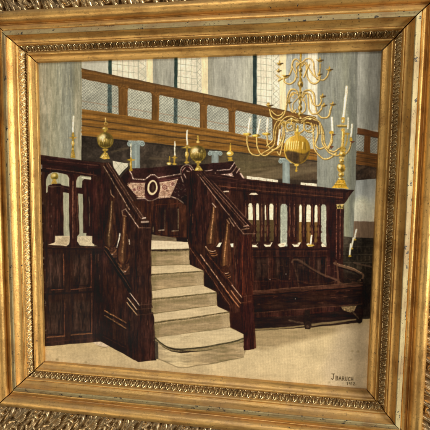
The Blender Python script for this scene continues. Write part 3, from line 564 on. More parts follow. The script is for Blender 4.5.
    poly([(239.6, 306), (252.4, 303), (254, 349), (244.2, 350), (243.6, 334), (237, 331)], '#2b1110', .9, tex='v', amp=.35)
    poly([(205, 272), (214, 282), (216, 290), (204.2, 285.6)], '#1d0f0b'); poly([(218, 294), (229, 306), (230, 311), (217.4, 305.6)], '#1d0f0b'); poly([(231, 313), (240, 312), (243, 332), (231, 327)], '#26110e')
    # handrail right
    poly([(196, 172.6), (205, 171.2), (255, 228), (252.6, 234), (243, 236), (236, 231), (226, 217)], '#2a1510', tex='v', amp=.3)
    for (x0, y0, x1, y1, c, wd, al) in ((197.4, 174, 243, 233.4, '#9d7a64', .9, .9), (199.6, 173.6, 247, 228, '#7a5242', .8, .85), (201.6, 173, 249, 226.6, '#8a6251', .8, .85), (204.4, 172.4, 251.4, 224, '#6f4c3f', .8, .8), (198.6, 174, 245, 231, '#180b09', 1.0, .85), (203, 173, 250, 225.4, '#1b0d0a', .9, .8)):
        line([(x0, y0), (x1, y1)], wd, c, al, tex='f', amp=.25)
    line([(243, 233.8), (255, 233.6)], .9, '#83604f', .9); line([(244, 226.4), (248, 225.6)], 1.3, '#c09a7c', .9); line([(241.8, 229.6), (248.6, 228.4)], 1.0, '#a98163', .85); line([(228.6, 218), (234, 226)], 1.0, '#b89678', .8)
    line([(229, 177.8), (262, 181.4)], .6, '#5a3227', .6); poly([(198, 172), (246, 178.6), (246, 184), (214, 183)], '#241110', .7, tex='h', amp=.4); line([(207, 174.5), (246, 181)], .6, '#5a3227', .7)
    # --- brass ball finials
    def ball(x, y, rx, ry, seed):
        ball0(x, y, rx, ry, seed)
        for k in range(7):
            u = -.75 + k * .25; xx = x + u * rx
            line([(xx + .4, y - ry * .1), (xx * .85 + x * .15 + .4, y + ry * .72)], .6, '#33270d', .6); line([(xx, y - ry * .12), (xx * .9 + x * .1, y + ry * .45)], .7, ['#cdb76a', '#8c7433'][k % 2], .6)
        ell(x - rx * .35, y - ry * .4, rx * .42, ry * .26, '#e2d49c', .85, f=.9, rot=-.5)
    def ball0(x, y, rx, ry, seed):
        ell(x, y, rx, ry, '#6f5a22'); ell(x - rx * .15, y - ry * .35, rx * .75, ry * .5, '#b09a52', .9, f=1.4)
        ell(x + rx * .3, y - ry * .5, rx * .55, ry * .35, '#3a2e14', .75, f=.9, rot=.6)
        r = np.random.RandomState(seed)
        for k in range(9):
            xx = x + r.uniform(-.7, .55) * rx; yy = y + r.uniform(-.5, .1) * ry
            line([(xx, yy), (xx + r.uniform(-1, 1), yy + r.uniform(.5, 2))], 1.0, r.choice(['#e6d79a', '#d0bb6c', '#f0e6b8']), .8)
        ell(x + rx * .1, y + ry * .62, rx * .66, ry * .26, '#41330f', .75, f=.9); ring(x, y, rx * .9, ry * .9, .7, '#9b8236', .7, 20, 200)
        line([(x - rx * .6, y + ry * .25), (x + rx * .6, y + ry * .3)], .7, '#3e3010', .7)
    line([(105.4, 118.4), (105.6, 122)], 1.4, '#c2ad68'); ring(105.8, 123.6, 1.6, 1.5, .8, '#ab944a'); ell(105, 129, 2.9, 2.1, '#947a30'); ell(104, 128.4, 1.2, .8, '#dccb8a', .9); line([(104.9, 130), (104.9, 133)], 2.0, '#9c8336')
    ball(105.2, 140.4, 8.2, 8, 3)
    ell(104.9, 149.6, 2.9, 1.2, '#b09440'); line([(104.8, 150.5), (104.8, 153)], 2.6, '#8a7028'); poly([(103, 152.5), (107, 152.5), (110, 158.4), (104, 159.2), (99.4, 157.6)], '#a88e3e', tex='f', amp=.3); line([(101.4, 157.4), (104, 154)], 1.2, '#e2d28c', .9)
    line([(197.8, 136), (198, 141)], 1.6, '#a8903f'); ell(197.8, 142, 1.6, 1.2, '#c8b162'); ell(197.4, 147.4, 2.4, 1.6, '#9a8135')
    ball(197.8, 153.6, 8.3, 8.2, 5)
    ell(198, 161.8, 3, 1.3, '#b59b44'); line([(198, 162.6), (198, 166.4)], 2.8, '#8f752c'); poly([(196.4, 166), (200, 166), (203, 170.6), (194, 170.4)], '#a88e3e', tex='f', amp=.3); ell(197, 168.6, 1.4, .9, '#e0cf86', .8)
    # small finial
    line([(230.2, 143.6), (230, 151)], 1.0, '#c9a83c', w2=1.8); ell(230, 153.4, 3.6, 2.6, '#b89a3c'); ell(228.8, 153.2, 1.9, 1.1, '#f0e8b4', .95, f=.5); ell(230, 157.8, 2.4, 1.1, '#a3852e'); poly([(228.8, 158), (231.4, 158), (232.8, 161), (227.8, 160.8)], '#a98a30')
    # candlesticks
    candle(73.4, 116.4, 72.8, 133.6, 2.2); ell(72.8, 137.6, 3.6, .8, '#a8893a'); line([(72.8, 133), (72.8, 150)], 1.8, '#8d7028'); ell(72.8, 135, 1.4, 1.3, '#a98b38'); ell(72.8, 143, 1.5, 2.4, '#b99c46'); ell(72.4, 142.4, .6, 1.4, '#ecdca0', .8); ell(72.7, 149, 1.2, .8, '#c1a650')
    poly([(71.6, 150), (74, 150), (75.6, 157.8), (70.2, 157.2)], '#97792e'); line([(72, 152), (71.4, 156)], .7, '#e2d090', .8)
    candle(130.9, 143.8, 130.9, 158, 1.9); ell(130.8, 159.6, 4, .9, '#b0902f'); line([(130.8, 158), (130.8, 170)], 1.9, '#a5852a'); ell(130.2, 164, .6, 2, '#e6d384', .8); ell(130.8, 170, 1.8, 1.2, '#a08028')
    candle(174.7, 141.6, 174.4, 155.6, 1.9); ell(174.2, 157.4, 2.6, .8, '#aa8c34'); line([(174.2, 156), (174.2, 163.4)], 1.8, '#a08130'); ell(174.2, 163.8, 2.2, 1, '#b89a40')
    line([(169.4, 157), (169.2, 161)], 1.5, '#ab8d34'); ell(168.8, 163.4, 2.4, 1.6, '#b39a46'); ell(168.4, 163.6, 1.2, .8, '#ece2a8', .9)
    candle(187, 130.8, 187, 144.6, 2.1); ell(186.8, 147.6, 5.2, .9, '#a88c3a'); line([(186.8, 146), (186.4, 163)], 2.0, '#8f742c'); ell(186.6, 154.4, 1.9, 3.2, '#a98e3c'); ell(186, 153.6, .8, 2, '#e8d896', .8); ell(186.4, 162.4, 2.6, 1.1, '#a88c38'); line([(185, 146.4), (189, 146.2)], .7, '#dcc676', .8)
    # --- chandelier
    # top tier scrolls
    line([(300.6, 52), (300.6, 66)], 2.0, '#8a6a20'); line([(300.2, 52), (300.2, 64)], .7, '#cdb257', .8)
    brass([(300, 62), (296, 58.8), (292.6, 61.5), (291, 70), (287.5, 76.5), (282, 78.4), (278.4, 80.8), (280, 78), (276.6, 75)], 1.4)
    brass([(299, 64), (296.4, 63), (296.3, 72), (294.6, 80), (289.5, 83.8), (284.8, 82), (283.5, 78.5)], 1.5)
    brass([(302, 64), (305, 59.5), (310, 58.6), (313.5, 63), (314, 72), (317, 79), (319.5, 72), (320, 64)], 1.4)
    brass([(302, 66), (305.6, 62), (308.6, 68), (312, 74), (318, 78.6), (323, 80), (327, 76), (328.2, 71)], 1.4)
    brass([(303, 62), (306.2, 66), (306.6, 76), (310, 82), (314.6, 83.6), (318.6, 80.6), (320, 76)], 1.5)
    brass([(296, 67), (299, 63.5), (303, 61.6)], 1.2)
    def cup(x, y, s=1.0, spike=True):
        poly([(x - 3.6 * s, y - .8), (x + 3.6 * s, y - .8), (x + 1.2 * s, y + 1.8 * s), (x - 1.2 * s, y + 1.8 * s)], '#7b5d22'); line([(x + .4 * s, y), (x + 3.4 * s, y - .3)], 1.2, '#2f2118', .85); line([(x - 3 * s, y - .5), (x, y - .7)], .7, '#d9c062', .9)
        if spike: line([(x, y - .6), (x, y - 4 * s)], .9, '#9a7c32', w2=.4); ell(x, y - 1.8, .9, .9, '#a98a3a')
    cup(279.5, 63.6, .9); cup(278.6, 71, .7); cup(285.3, 75.8, 1.0, False); cup(319.8, 60.4, 1.0); cup(319.5, 74.4, .8); cup(329.3, 69.6, .9)
    # stem
    for y, rx, ry in ((70, 1.9, 2.6), (74.5, 1.6, 1.6), (84, 2.7, 3.6), (79, 1.4, 1.8)):
        ell(300.4, y, rx, ry, '#7a5f24'); ell(299.7, y - .6, rx * .45, ry * .5, '#ead894', .9, f=.6); ell(301.3, y + .8, rx * .5, ry * .5, '#2e2014', .75, f=.6)
    line([(300.2, 66), (300, 116)], 1.9, '#9c7d2c'); 
    for y, rx, ry in ((70, 1.9, 2.3), (83.5, 2.7, 3.2), (92, 1.6, 1.4), (96, 1.9, 2), (102, 1.7, 3), (108, 2.3, 3), (114, 2.6, 2.2)):
        ell(300, y, rx, ry, '#8b6c28'); ell(299.4, y - .5, rx * .4, ry * .55, '#e9d78c', .9, f=.5); ell(301, y + .7, rx * .45, ry * .5, '#33240f', .7, f=.5)
    # middle tier
    brass([(298.5, 98), (296, 90.6), (291, 89.6), (287.6, 96), (286, 106), (283.4, 114.6), (277.6, 119), (271.6, 116.6), (269.6, 109.6)], 1.6)
    brass([(298, 94), (292.6, 92.6), (289, 98), (289.6, 107), (292.4, 112), (296, 109)], 1.2); ring(293.2, 95.4, 2.3, 2.5, .9, '#a98634'); ell(292.6, 94.6, 1.0, 1.0, '#c7ac55')
    brass([(283, 112), (281, 114.6), (276.4, 115), (271.6, 111)], 1.2)
    cup(269.3, 105.4, 1.0, False); ell(268.4, 103.6, 1.4, 1.0, '#a08038'); cup(289, 102.6, .6)
    brass([(301.5, 96), (304, 91), (310, 89.8), (313.8, 94), (314.4, 103), (316.6, 112), (321.5, 117.4), (328, 116.4), (330.2, 110), (331, 106.6)], 1.7)
    brass([(302, 97), (306, 92.6), (308, 97), (308.6, 108), (312, 113.6), (317, 113), (321, 109), (322, 105.4)], 1.5)
    brass([(304, 93), (309, 93.5), (311, 99), (313, 104), (318.6, 105.4), (321.2, 101), (320.4, 97.6)], 1.4)
    ring(303.6, 98.6, 1.6, 2, .8, '#a98634')
    cup(322.5, 96.4, .8); cup(324, 105.4, .8); cup(332.6, 104.4, .9)
    # lower tier scrollwork above the ball
    for p in ([(299, 121), (294, 119.6), (288, 121), (283.6, 126), (282.6, 134), (280, 142), (275.6, 148.6), (271, 149), (267.4, 143.6), (266.6, 135)],
              [(281, 123), (276.6, 128), (275, 136), (274, 144), (270, 148.6), (264.6, 152), (258, 155.4), (250.6, 152.8), (247.4, 145), (246.8, 136)],
              [(283, 121.6), (284, 128), (283.8, 138), (279.6, 146), (272.6, 150.6), (266, 155.4), (260.6, 154), (257.2, 147), (256.4, 137)],
              [(286, 122), (279, 120), (275.4, 124), (273.4, 132)], [(284, 136), (281, 150), (279.6, 154.8), (277, 152)]):
        brass(p, 1.5)
    for cx, cy, r in ((289, 126, 3.4), (307.4, 126.6, 4.0), (313.6, 122.6, 2.6), (283.6, 124, 2.0), (293.6, 122, 2.2)):
        ring(cx, cy, r, r, 1.2, '#8c6c22', .95); ring(cx - .3, cy - .3, r, r, .7, '#dcc25e', .9, 120, 330); ell(cx, cy, 1.0, 1.0, '#7a5b20', .9)
    for p in ([(301, 121), (306, 118.6), (314, 119.6), (320, 124), (323, 132), (324, 142), (328, 149), (334, 151.6), (339, 148)],
              [(311, 122), (313, 132), (313.6, 146), (317, 152.8), (323, 158.4), (330, 157.6), (336, 153)],
              [(313, 120), (319, 121.6), (321.6, 130), (322, 143), (326.6, 147.6), (330, 143), (331.6, 136)],
              [(304, 122), (303, 130), (299, 133)], [(316, 122), (317.6, 134), (315, 144), (319, 148.4), (324, 147)], [(294, 124), (294.6, 131), (297, 134)]):
        brass(p, 1.6)
    for p in ([(299, 123), (292, 118.6), (286, 122), (287, 129.6), (292.6, 130), (293.4, 125.6), (290, 124)], [(301, 123), (308, 118.8), (314, 123.4), (312.6, 131), (306, 131.4), (303.6, 127)],
              [(298, 119), (291, 116), (284, 118), (279.4, 124.4), (278.6, 133), (281, 139)], [(302, 119), (309, 116.4), (316, 118.6), (319.6, 125.4), (319.4, 134)],
              [(297, 98), (293, 103), (292.6, 109), (296, 113)], [(303, 99), (305.6, 104), (305, 110), (302, 113)], [(273.6, 132), (272.4, 140), (266.4, 146)],
              [(297, 77), (293.6, 70), (291.6, 64)], [(303.6, 77), (306.6, 70), (309.4, 64)]):
        brass(p, 1.15)
    for x, y in ((287, 131), (313, 132.6), (279.8, 140), (300.4, 118), (291, 118.4), (309.6, 118.6)): ell(x, y, 1.1, .9, '#e9da94', .9, f=.5)
    poly([(308, 120.8), (312, 119.4), (319, 122.4), (318.6, 125.6), (312, 123)], '#4d321c', .8)
    # sphere
    ell(297, 149.6, 13.2, 14.6, gradx([(284, '#a8842a'), (291, '#b99a3e'), (300, '#a27e27'), (310, '#8c6a20')]), tex='v', amp=.12)
    for k, x in enumerate((287.4, 289.6, 291.8, 294, 296.2, 298.4, 302.6)):
        line([(x, 141 + abs(x - 296) * .2), (x - .6, 149)], 1.1, '#ecdc92', .75, w2=.7); line([(x + 1.1, 142), (x + .6, 149)], .6, '#7d5f1c', .6)
    line([(304.6, 143), (305, 149)], 1.2, '#5e451a', .7); ell(287.6, 142, 1.5, 3.4, '#efe2a0', .7, f=1.2, rot=.4)
    poly([(285, 152), (288, 150.4), (293, 151.4), (299, 153), (305, 153.6), (309.4, 151), (306, 159), (300, 163.6), (293, 163.4), (287.6, 158.6)], '#37261a', .9, f=1.0, tex='v', amp=.25); poly([(299, 154), (307, 154), (302, 162), (299, 162)], '#7a5c26', .7, f=1)
    ring(297, 149.6, 12.8, 14.2, .8, '#d5b955', .7, 100, 260)
    ell(297, 133.6, 3.0, 1.6, '#b0902f'); line([(297.4, 126), (297, 133)], 1.8, '#a3832b'); ell(296.6, 130, 1.2, 1.6, '#e0c968', .9)
    ell(296.4, 164.8, 2.2, 1.4, '#c2a544'); line([(296.4, 166), (296.4, 170)], 1.5, '#a98c34'); ell(296.4, 170.6, 1.3, 1.2, '#a3832b')
    # its candles
    for x0, y0, x1, y1 in ((249.9, 118, 247.8, 131.6), (259.9, 119.4, 257.4, 133), (267.6, 118.6, 266.8, 131.6), (279.8, 130, 277.6, 144.4), (331.6, 117.4, 332.2, 130.4)): candle(x0, y0, x1, y1, 2.4)
    for x, y in ((247, 134), (255.8, 135.6), (266, 133.8)):
        ell(x, y, 4, 1.4, '#b8962f'); ell(x - 1, y - .5, 2, .6, '#e9d57c', .9, f=.5); ell(x + 2.8, y + .2, 1.4, .9, '#4a3312', .7, f=.5)
    ell(331.4, 132.6, 2.2, 1.8, '#b3922f'); poly([(332, 134), (335.6, 134.4), (332, 136.4)], '#54301f')
    brass([(331.4, 134), (331.6, 142), (328, 148.6)], 1.5); poly([(329.4, 146), (333.8, 146), (330.8, 149)], '#55301f')
    brass([(325, 148), (330, 153), (337, 155.4), (341, 153.4)], 1.5)
    # --- standing candelabrum on the corner pier
    candle(346.6, 86.6, 343.4, 116.6, 3.1); ell(343, 118.4, 2.0, 1.6, '#a98a34'); ell(343, 121, 1.7, 2, '#b89a44'); ell(342.4, 120.6, .7, 1.2, '#ecdfa6', .9)
    ell(342.6, 125.8, 6.2, 1.3, '#8a6f2c'); line([(337, 125.2), (347.6, 125)], .7, '#d9c677', .9); line([(338, 127), (347, 127)], .7, '#4a3614', .7)
    candle(348.4, 117.4, 347.6, 128.4, 1.9); candle(351.6, 124.4, 351, 136, 2.3)
    ell(347, 133.6, 2.6, 1.1, '#94742c'); line([(347.6, 134), (346.6, 142), (345, 146)], 1.4, '#a3842f', sm=True); ell(350.8, 139.6, 1.5, 2.6, '#b0902f'); poly([(350, 141), (355, 141.2), (351.6, 143.4)], '#5a2f22')
    brass([(350.6, 143), (349, 149), (346, 153)], 1.6)
    poly([(341.4, 129), (344.4, 129), (344.6, 134), (343.6, 146), (346, 149), (339, 149), (341.2, 145), (341.8, 134)], '#a08030', tex='f', amp=.25); line([(342.4, 131), (341.8, 146)], .9, '#e6d286', .85); ell(342.8, 129.8, 2, 1.6, '#b39440'); ell(342.4, 150.2, 3.4, 1.3, '#ad8f38'); line([(339.6, 148.8), (345.4, 148.8)], .9, '#5a421a', .7)
    for x, y, rx, ry in ((342.1, 154, 3.2, 3.3), (341.6, 161, 2.4, 2.2), (341, 167.8, 4.1, 4.6), (340.8, 174.6, 2.8, 2.4), (340.6, 179, 3.0, 1.8)):
        ell(x, y, rx, ry, '#a18130', tex='f', amp=.25); ell(x - rx * .35, y - ry * .3, rx * .35, ry * .4, '#f0e2a2', .9, f=.6); ell(x + rx * .3, y + ry * .45, rx * .55, ry * .35, '#4b3613', .75, f=.7)
    line([(339.4, 158), (344, 158)], 1.2, '#c7aa4c'); line([(339, 164), (343.4, 164)], 1.0, '#5a421a', .8); line([(338.4, 172.8), (343.6, 172.8)], 1.0, '#d5bb5e')
    poly([(337.4, 180), (344, 180), (347, 186.4), (348.4, 188.4), (332, 187.4), (334.4, 184.6)], '#b58f28', tex='f', amp=.2); line([(334.4, 184.6), (346.4, 185.2)], .9, '#5e4716', .75); line([(335.6, 183.2), (343, 183.4)], .8, '#ecd885', .85); line([(332.4, 187), (348, 188)], 1.3, '#cfa730', .95)
    # --- signature
    sg = '#3a2a1c'
    def glyph(ch, x, y, h, a=.95):
        w_ = h * .62
        S = {'J': [[(.1, 0), (.9, 0)], [(.6, 0), (.55, .8), (.3, 1), (.05, .8)]], 'B': [[(.1, 0), (.1, 1)], [(.1, 0), (.75, .1), (.75, .42), (.1, .5)], [(.1, .5), (.85, .58), (.8, .95), (.1, 1)]],
             'A': [[(0, 1), (.45, 0), (.95, 1)], [(.2, .62), (.75, .62)]], 'R': [[(.1, 1), (.1, 0), (.75, .08), (.75, .45), (.1, .52)], [(.4, .5), (.9, 1)]], 'U': [[(.1, 0), (.12, .85), (.45, 1), (.82, .85), (.85, 0)]],
             'C': [[(.9, .12), (.45, 0), (.1, .4), (.2, .9), (.9, .95)]], 'H': [[(.1, 0), (.1, 1)], [(.85, 0), (.85, 1)], [(.1, .5), (.85, .5)]], '1': [[(.2, .2), (.5, 0), (.5, 1)]],
             '9': [[(.8, .3), (.4, .5), (.15, .25), (.45, 0), (.8, .2), (.7, 1)]], '2': [[(.1, .25), (.45, 0), (.8, .25), (.1, 1), (.9, 1)]], '.': [[(.1, .95), (.2, .95)]]}[ch]
        for s in S: line([(x + p * w_, y + q * h) for p, q in s], .62, sg, a, f=.25, tex='f', amp=.5)
    x = 331.4
    for ch, h, y in zip('JBARUCH', (5.6, 4.2, 3.9, 3.9, 3.7, 3.7, 3.7), (374, 376, 376.4, 376.6, 376.9, 377, 377.2)):
        glyph(ch, x, y, h); x += h * .62 + .65
    x = 346.4
    for ch in '1912.': glyph(ch, x, 382.2, 2.9, .9); x += 2.25
    # --- whole-surface patina: canvas weave, craquelure, warm varnish
    g = sheet
    def wob(a, b_): return (vnoise(9, 9, a) * .7 + vnoise(3.2, 3.2, b_) * .5) * PK * .34
    wx = np.clip(_xs + wob(31, 32), 0, PWN - 1.01); wy = np.clip(_ys + wob(33, 34), 0, PHN - 1.01)
    ax, ay = wx.astype(int), wy.astype(int); bx, by = (wx - ax)[..., None], (wy - ay)[..., None]
    g[:] = (g[ay, ax] * (1 - bx) + g[ay, ax + 1] * bx) * (1 - by) + (g[ay + 1, ax] * (1 - bx) + g[ay + 1, ax + 1] * bx) * by                                        # an unsteady hand
    gm = g.mean(-1, keepdims=True)
    g[:] = g * (1 + .09 * np.clip((gm - .25) / .4, 0, 1)) * np.array([1.0, 1.0, .975])
    cream = np.clip((g[..., :1] - g[..., 2:] - .10) / .08, 0, 1) * np.clip((gm - .40) / .08, 0, 1)
    g[:] = g * (1 + cream * np.array([.03, -.012, .05]))      # the floor and treads are a warmer cream than the walls
    lum = g.mean(-1, keepdims=True); g[:] = np.where(lum < .22, ((lum - .1) * 1.25 + .105 + (g - lum) * .95) * np.array([1.0, .99, .94]) * (1 + .24 * N_B[..., None]), g)
    weave = (np.sin(PXX * 2 * np.pi / 1.5 + N_B) * .5 + np.sin(PYY * 2 * np.pi / 1.45 + N_B) * .5) * .008
    g *= (1 + weave + N_F * .045 + N_B * .022 + N_V * .010)[..., None]
    sheet[:] = np.clip(g, .012, .97)
PAINT_GAIN, PAINT_BLACK = 1.18, 0.005
# ---------------------------------------------------------------- materials
def mat(name):
    m = bpy.data.materials.new(name); m.use_nodes = True; nt = m.node_tree
    b = nt.nodes['Principled BSDF']; return m, nt, b, nt.nodes, nt.links
def nd(N, t, **k):
    n = N.new(t)
    for a, v in k.items(): setattr(n, a, v)
    return n
def mixc(N, K, fac, a, b, blend='MIX'):
    m = nd(N, 'ShaderNodeMix', data_type='RGBA', blend_type=blend)
    for i, v in ((0, fac), (6, a), (7, b)):
        if hasattr(v, 'links'): K.new(v, m.inputs[i])
        else: m.inputs[i].default_value = v if i == 0 else tuple(v) + (1,)
    return m.outputs[2]
def ramp(N, K, src, p0, p1):
    r = nd(N, 'ShaderNodeMapRange'); r.inputs['From Min'].default_value = p0; r.inputs['From Max'].default_value = p1; r.clamp = True
    K.new(src, r.inputs['Value']); return r.outputs[0]
def noise(N, K, vec, scale, detail=4, rough=.6):
    n = nd(N, 'ShaderNodeTexNoise'); n.inputs['Scale'].default_value = scale; n.inputs['Detail'].default_value = detail; n.inputs['Roughness'].default_value = rough
    if vec is not None: K.new(vec, n.inputs['Vector'])
    return n.outputs['Fac']
def mul(N, K, a, b, op='MULTIPLY'):
    m = nd(N, 'ShaderNodeMath', operation=op)
    for i, v in enumerate((a, b)):
        if hasattr(v, 'links'): K.new(v, m.inputs[i])
        else: m.inputs[i].default_value = v
    return m.outputs[0]

def gilding(name, base=(.80, .475, .14), worn=(.44, .22, .055), dust=.5, rough=.40, grime=.6, chips=.4, metal=.70, bump=.4, wear=.48):
    """water gilding over bole: rubbed patches, specks, fine scratches along the rail, dust lying on what faces up"""
    m, nt, b, N, K = mat(name)
    tc = nd(N, 'ShaderNodeTexCoord'); uv = nd(N, 'ShaderNodeUVMap'); uv.uv_map = 'run'
    sm = nd(N, 'ShaderNodeMapping'); K.new(uv.outputs[0], sm.inputs[0]); sm.inputs['Scale'].default_value = (9, 190, 1)
    streak = noise(N, K, sm.outputs[0], 1.0, 5, .65)
    sm2 = nd(N, 'ShaderNodeMapping'); K.new(uv.outputs[0], sm2.inputs[0]); sm2.inputs['Scale'].default_value = (60, 420, 1)
    fine = noise(N, K, sm2.outputs[0], 1.0, 3, .6)
    big = noise(N, K, tc.outputs['Object'], 26, 5, .6)
    spk = noise(N, K, tc.outputs['Object'], 330, 3, .6)
    c = mixc(N, K, ramp(N, K, streak, .42, .68), base, [.5 * x + .5 * y for x, y in zip(base, worn)])
    c = mixc(N, K, ramp(N, K, big, wear, wear + .22), c, worn)
    c = mixc(N, K, mul(N, K, ramp(N, K, streak, .50, .36), .5), c, [x * .5 for x in worn])
    c = mixc(N, K, mul(N, K, ramp(N, K, spk, .60, .72), grime), c, (.07, .045, .02))
    c = mixc(N, K, mul(N, K, ramp(N, K, fine, .56, .72), .55), c, (.16, .09, .03))
    g = nd(N, 'ShaderNodeNewGeometry'); sx = nd(N, 'ShaderNodeSeparateXYZ'); K.new(g.outputs['Normal'], sx.inputs[0])
    up = mul(N, K, ramp(N, K, sx.outputs['Z'], .02, .6), mul(N, K, ramp(N, K, mul(N, K, big, streak, 'ADD'), .65, 1.15), dust * .9 + .0))
    c = mixc(N, K, up, c, (.38, .265, .145))
    ch = ramp(N, K, noise(N, K, tc.outputs['Object'], 110, 5, .7), .725 - chips * .1, .745 - chips * .1)
    c = mixc(N, K, ch, c, (.036, .030, .026))
    K.new(c, b.inputs['Base Color'])
    me = mul(N, K, mul(N, K, up, -.75), metal, 'ADD'); K.new(mul(N, K, me, mul(N, K, mul(N, K, ch, -1), 1, 'ADD')), b.inputs['Metallic'])
    K.new(mul(N, K, mul(N, K, streak, .26), rough - .1, 'ADD'), b.inputs['Roughness'])
    bp = nd(N, 'ShaderNodeBump'); bp.inputs['Strength'].default_value = bump; bp.inputs['Distance'].default_value = .0006
    hsum = mul(N, K, mul(N, K, streak, fine, 'ADD'), mul(N, K, spk, .8), 'ADD'); hsum = mul(N, K, hsum, mul(N, K, ch, -2), 'ADD')
    K.new(hsum, bp.inputs['Height']); K.new(bp.outputs[0], b.inputs['Normal'])
    return m

M_GOLD = gilding('gilding')
M_BEAD = gilding('bead_gilding', base=(.72, .53, .26), worn=(.34, .22, .09), dust=.15, grime=.9, rough=.30, metal=.85)
M_LEAF = gilding('leaf_gilding', base=(.60, .42, .20), worn=(.22, .15, .08), dust=.7, grime=.7, rough=.28, metal=.85, bump=.15)
M_STRIP = gilding('worn_silver_gilt', base=(.50, .41, .19), worn=(.34, .22, .09), dust=.3, grime=.8, chips=1.3, rough=.6, metal=.2, wear=.44)

m_, nt, b, N, K = mat('oil_paint'); M_PAINT = m_
at = nd(N, 'ShaderNodeAttribute'); at.attribute_name = 'paint'; K.new(at.outputs['Color'], b.inputs['Base Color'])
b.inputs['Specular IOR Level'].default_value = .18
tc = nd(N, 'ShaderNodeTexCoord')
w1 = nd(N, 'ShaderNodeTexWave', bands_direction='X'); w2 = nd(N, 'ShaderNodeTexWave', bands_direction='Z')
for w_ in (w1, w2):
    w_.inputs['Scale'].default_value = 150; w_.inputs['Distortion'].default_value = 1.5; w_.inputs['Detail'].default_value = 1; K.new(tc.outputs['Object'], w_.inputs['Vector'])
n_ = noise(N, K, tc.outputs['Object'], 420, 4, .6)
K.new(mul(N, K, mul(N, K, noise(N, K, tc.outputs['Object'], 14, 4, .6), .5), .28, 'ADD'), b.inputs['Roughness'])
bp = nd(N, 'ShaderNodeBump'); bp.inputs['Strength'].default_value = .14; bp.inputs['Distance'].default_value = .0004
bw = nd(N, 'ShaderNodeRGBToBW'); K.new(at.outputs['Color'], bw.inputs[0])
K.new(mul(N, K, mul(N, K, mul(N, K, w1.outputs['Fac'], w2.outputs['Fac'], 'ADD'), .7), mul(N, K, mul(N, K, bw.outputs[0], 3.5), mul(N, K, n_, 2.4), 'ADD'), 'ADD'), bp.inputs['Height']); K.new(bp.outputs[0], b.inputs['Normal'])
def plain(name, col, rough=.8):
    m, nt, b, N, K = mat(name); tc = nd(N, 'ShaderNodeTexCoord')
    K.new(mixc(N, K, noise(N, K, tc.outputs['Object'], 40, 5), [x * .75 for x in col], [min(1, x * 1.2) for x in col]), b.inputs['Base Color']); b.inputs['Roughness'].default_value = rough; return m
M_WOOD = plain('dark_old_wood', (.018, .012, .008)); M_WALL = plain('wall_plaster', (.35, .33, .29))

# ---------------------------------------------------------------- mesh helpers
def W3(P):
    """picture coordinates (widths) -> metres in the thing's own frame"""
    P = np.asarray(P, float); return np.stack([P[..., 0], -P[..., 2], P[..., 1]], -1) * S
def link(name, verts, faces, material, parent, uv=None, smooth=True):
    me = bpy.data.meshes.new(name); me.from_pydata([tuple(v) for v in verts], [], faces); me.update()
    if uv is not None:
        l = me.uv_layers.new(name='run'); vi = np.empty(len(me.loops), np.int32); me.loops.foreach_get('vertex_index', vi)
        l.data.foreach_set('uv', np.asarray(uv, np.float32)[vi].ravel())
    me.polygons.foreach_set('use_smooth', [smooth] * len(me.polygons))
    me.materials.append(material); o = bpy.data.objects.new(name, me); COL.objects.link(o); o.parent = parent; return o
def grid_faces(nu, nv):
    i = np.arange(nu - 1)[:, None] * nv + np.arange(nv - 1)[None, :]
    return np.stack([i, i + 1, i + nv + 1, i + nv], -1).reshape(-1, 4)
# rails: side k turned so that 'outward' points up, right, down, left
SIDES = {'top': (0, 1), 'right': (1, 0), 'bottom': (0, -1), 'left': (-1, 0)}
def place(side, s, d, h):
    """s in metres/S along the rail measured from its middle (runs clockwise), d outward from the sight edge, h out of the picture"""
    ox, oy = SIDES[side]; half = .5 * ASP if oy else .5
    X = ox * (half + d) + oy * s; Y = oy * (half + d) - ox * s
    return np.stack([X + 0 * h, Y + 0 * h, h + 0 * X], -1)
def halflen(side, d): return (.5 if SIDES[side][1] else .5 * ASP) + d
GAP = .0019
wr = np.random.RandomState(3)
WAVE = {k: wr.uniform(-1, 1, 41) for k in SIDES}
def wobble(side, t):  # slight hand-made unevenness of each rail
    return np.interp(t, np.linspace(-1, 1, 41), WAVE[side]) * .00035
def extrude(name, side, prof, material, parent, nu=70, closed=None, seam=GAP):
    """prof: list of (d, h). Mitred sweep; closed = depth of the back to close the solid down to"""
    P = np.array(prof, float)
    if closed is not None: P = np.vstack([[P[0, 0], closed], P, [P[-1, 0], closed]])
    nv = len(P); t = np.linspace(-1, 1, nu)
    hl = halflen(side, P[:, 0]) - seam
    s = t[:, None] * hl[None, :]
    d = P[None, :, 0] + wobble(side, t)[:, None] * (P[None, :, 0] > .001); h = np.repeat(P[None, :, 1], nu, 0) + 0 * s
    V = W3(place(side, s, d + 0 * s, h)).reshape(-1, 3)
    F = [tuple(f) for f in grid_faces(nu, nv)]
    if closed is not None:
        F += [tuple(i * nv + j for i, j in ((i, 0), (i, nv - 1), (i + 1, nv - 1), (i + 1, 0))) for i in range(nu - 1)]
        F.append(tuple(range(nv))[::-1]); F.append(tuple((nu - 1) * nv + j for j in range(nv)))
    cum = np.concatenate([[0], np.cumsum(np.hypot(np.diff(P[:, 0]), np.diff(P[:, 1])))])
    k = list(SIDES).index(side)
    uv = np.stack([s * S + 3.1 * k, np.repeat(cum[None, :], nu, 0) * S + 1.7 * k], -1).reshape(-1, 2)
    o = link(name, V, F, material, parent, uv)
    me = o.data
    # keep crisp arrises where the profile turns sharply
    if closed is not None:
        n = len(me.polygons); sm = np.ones(n, bool); sm[-2:] = False; me.polygons.foreach_set('use_smooth', sm)
    me.set_sharp_from_angle(angle=math.radians(38))
    return o
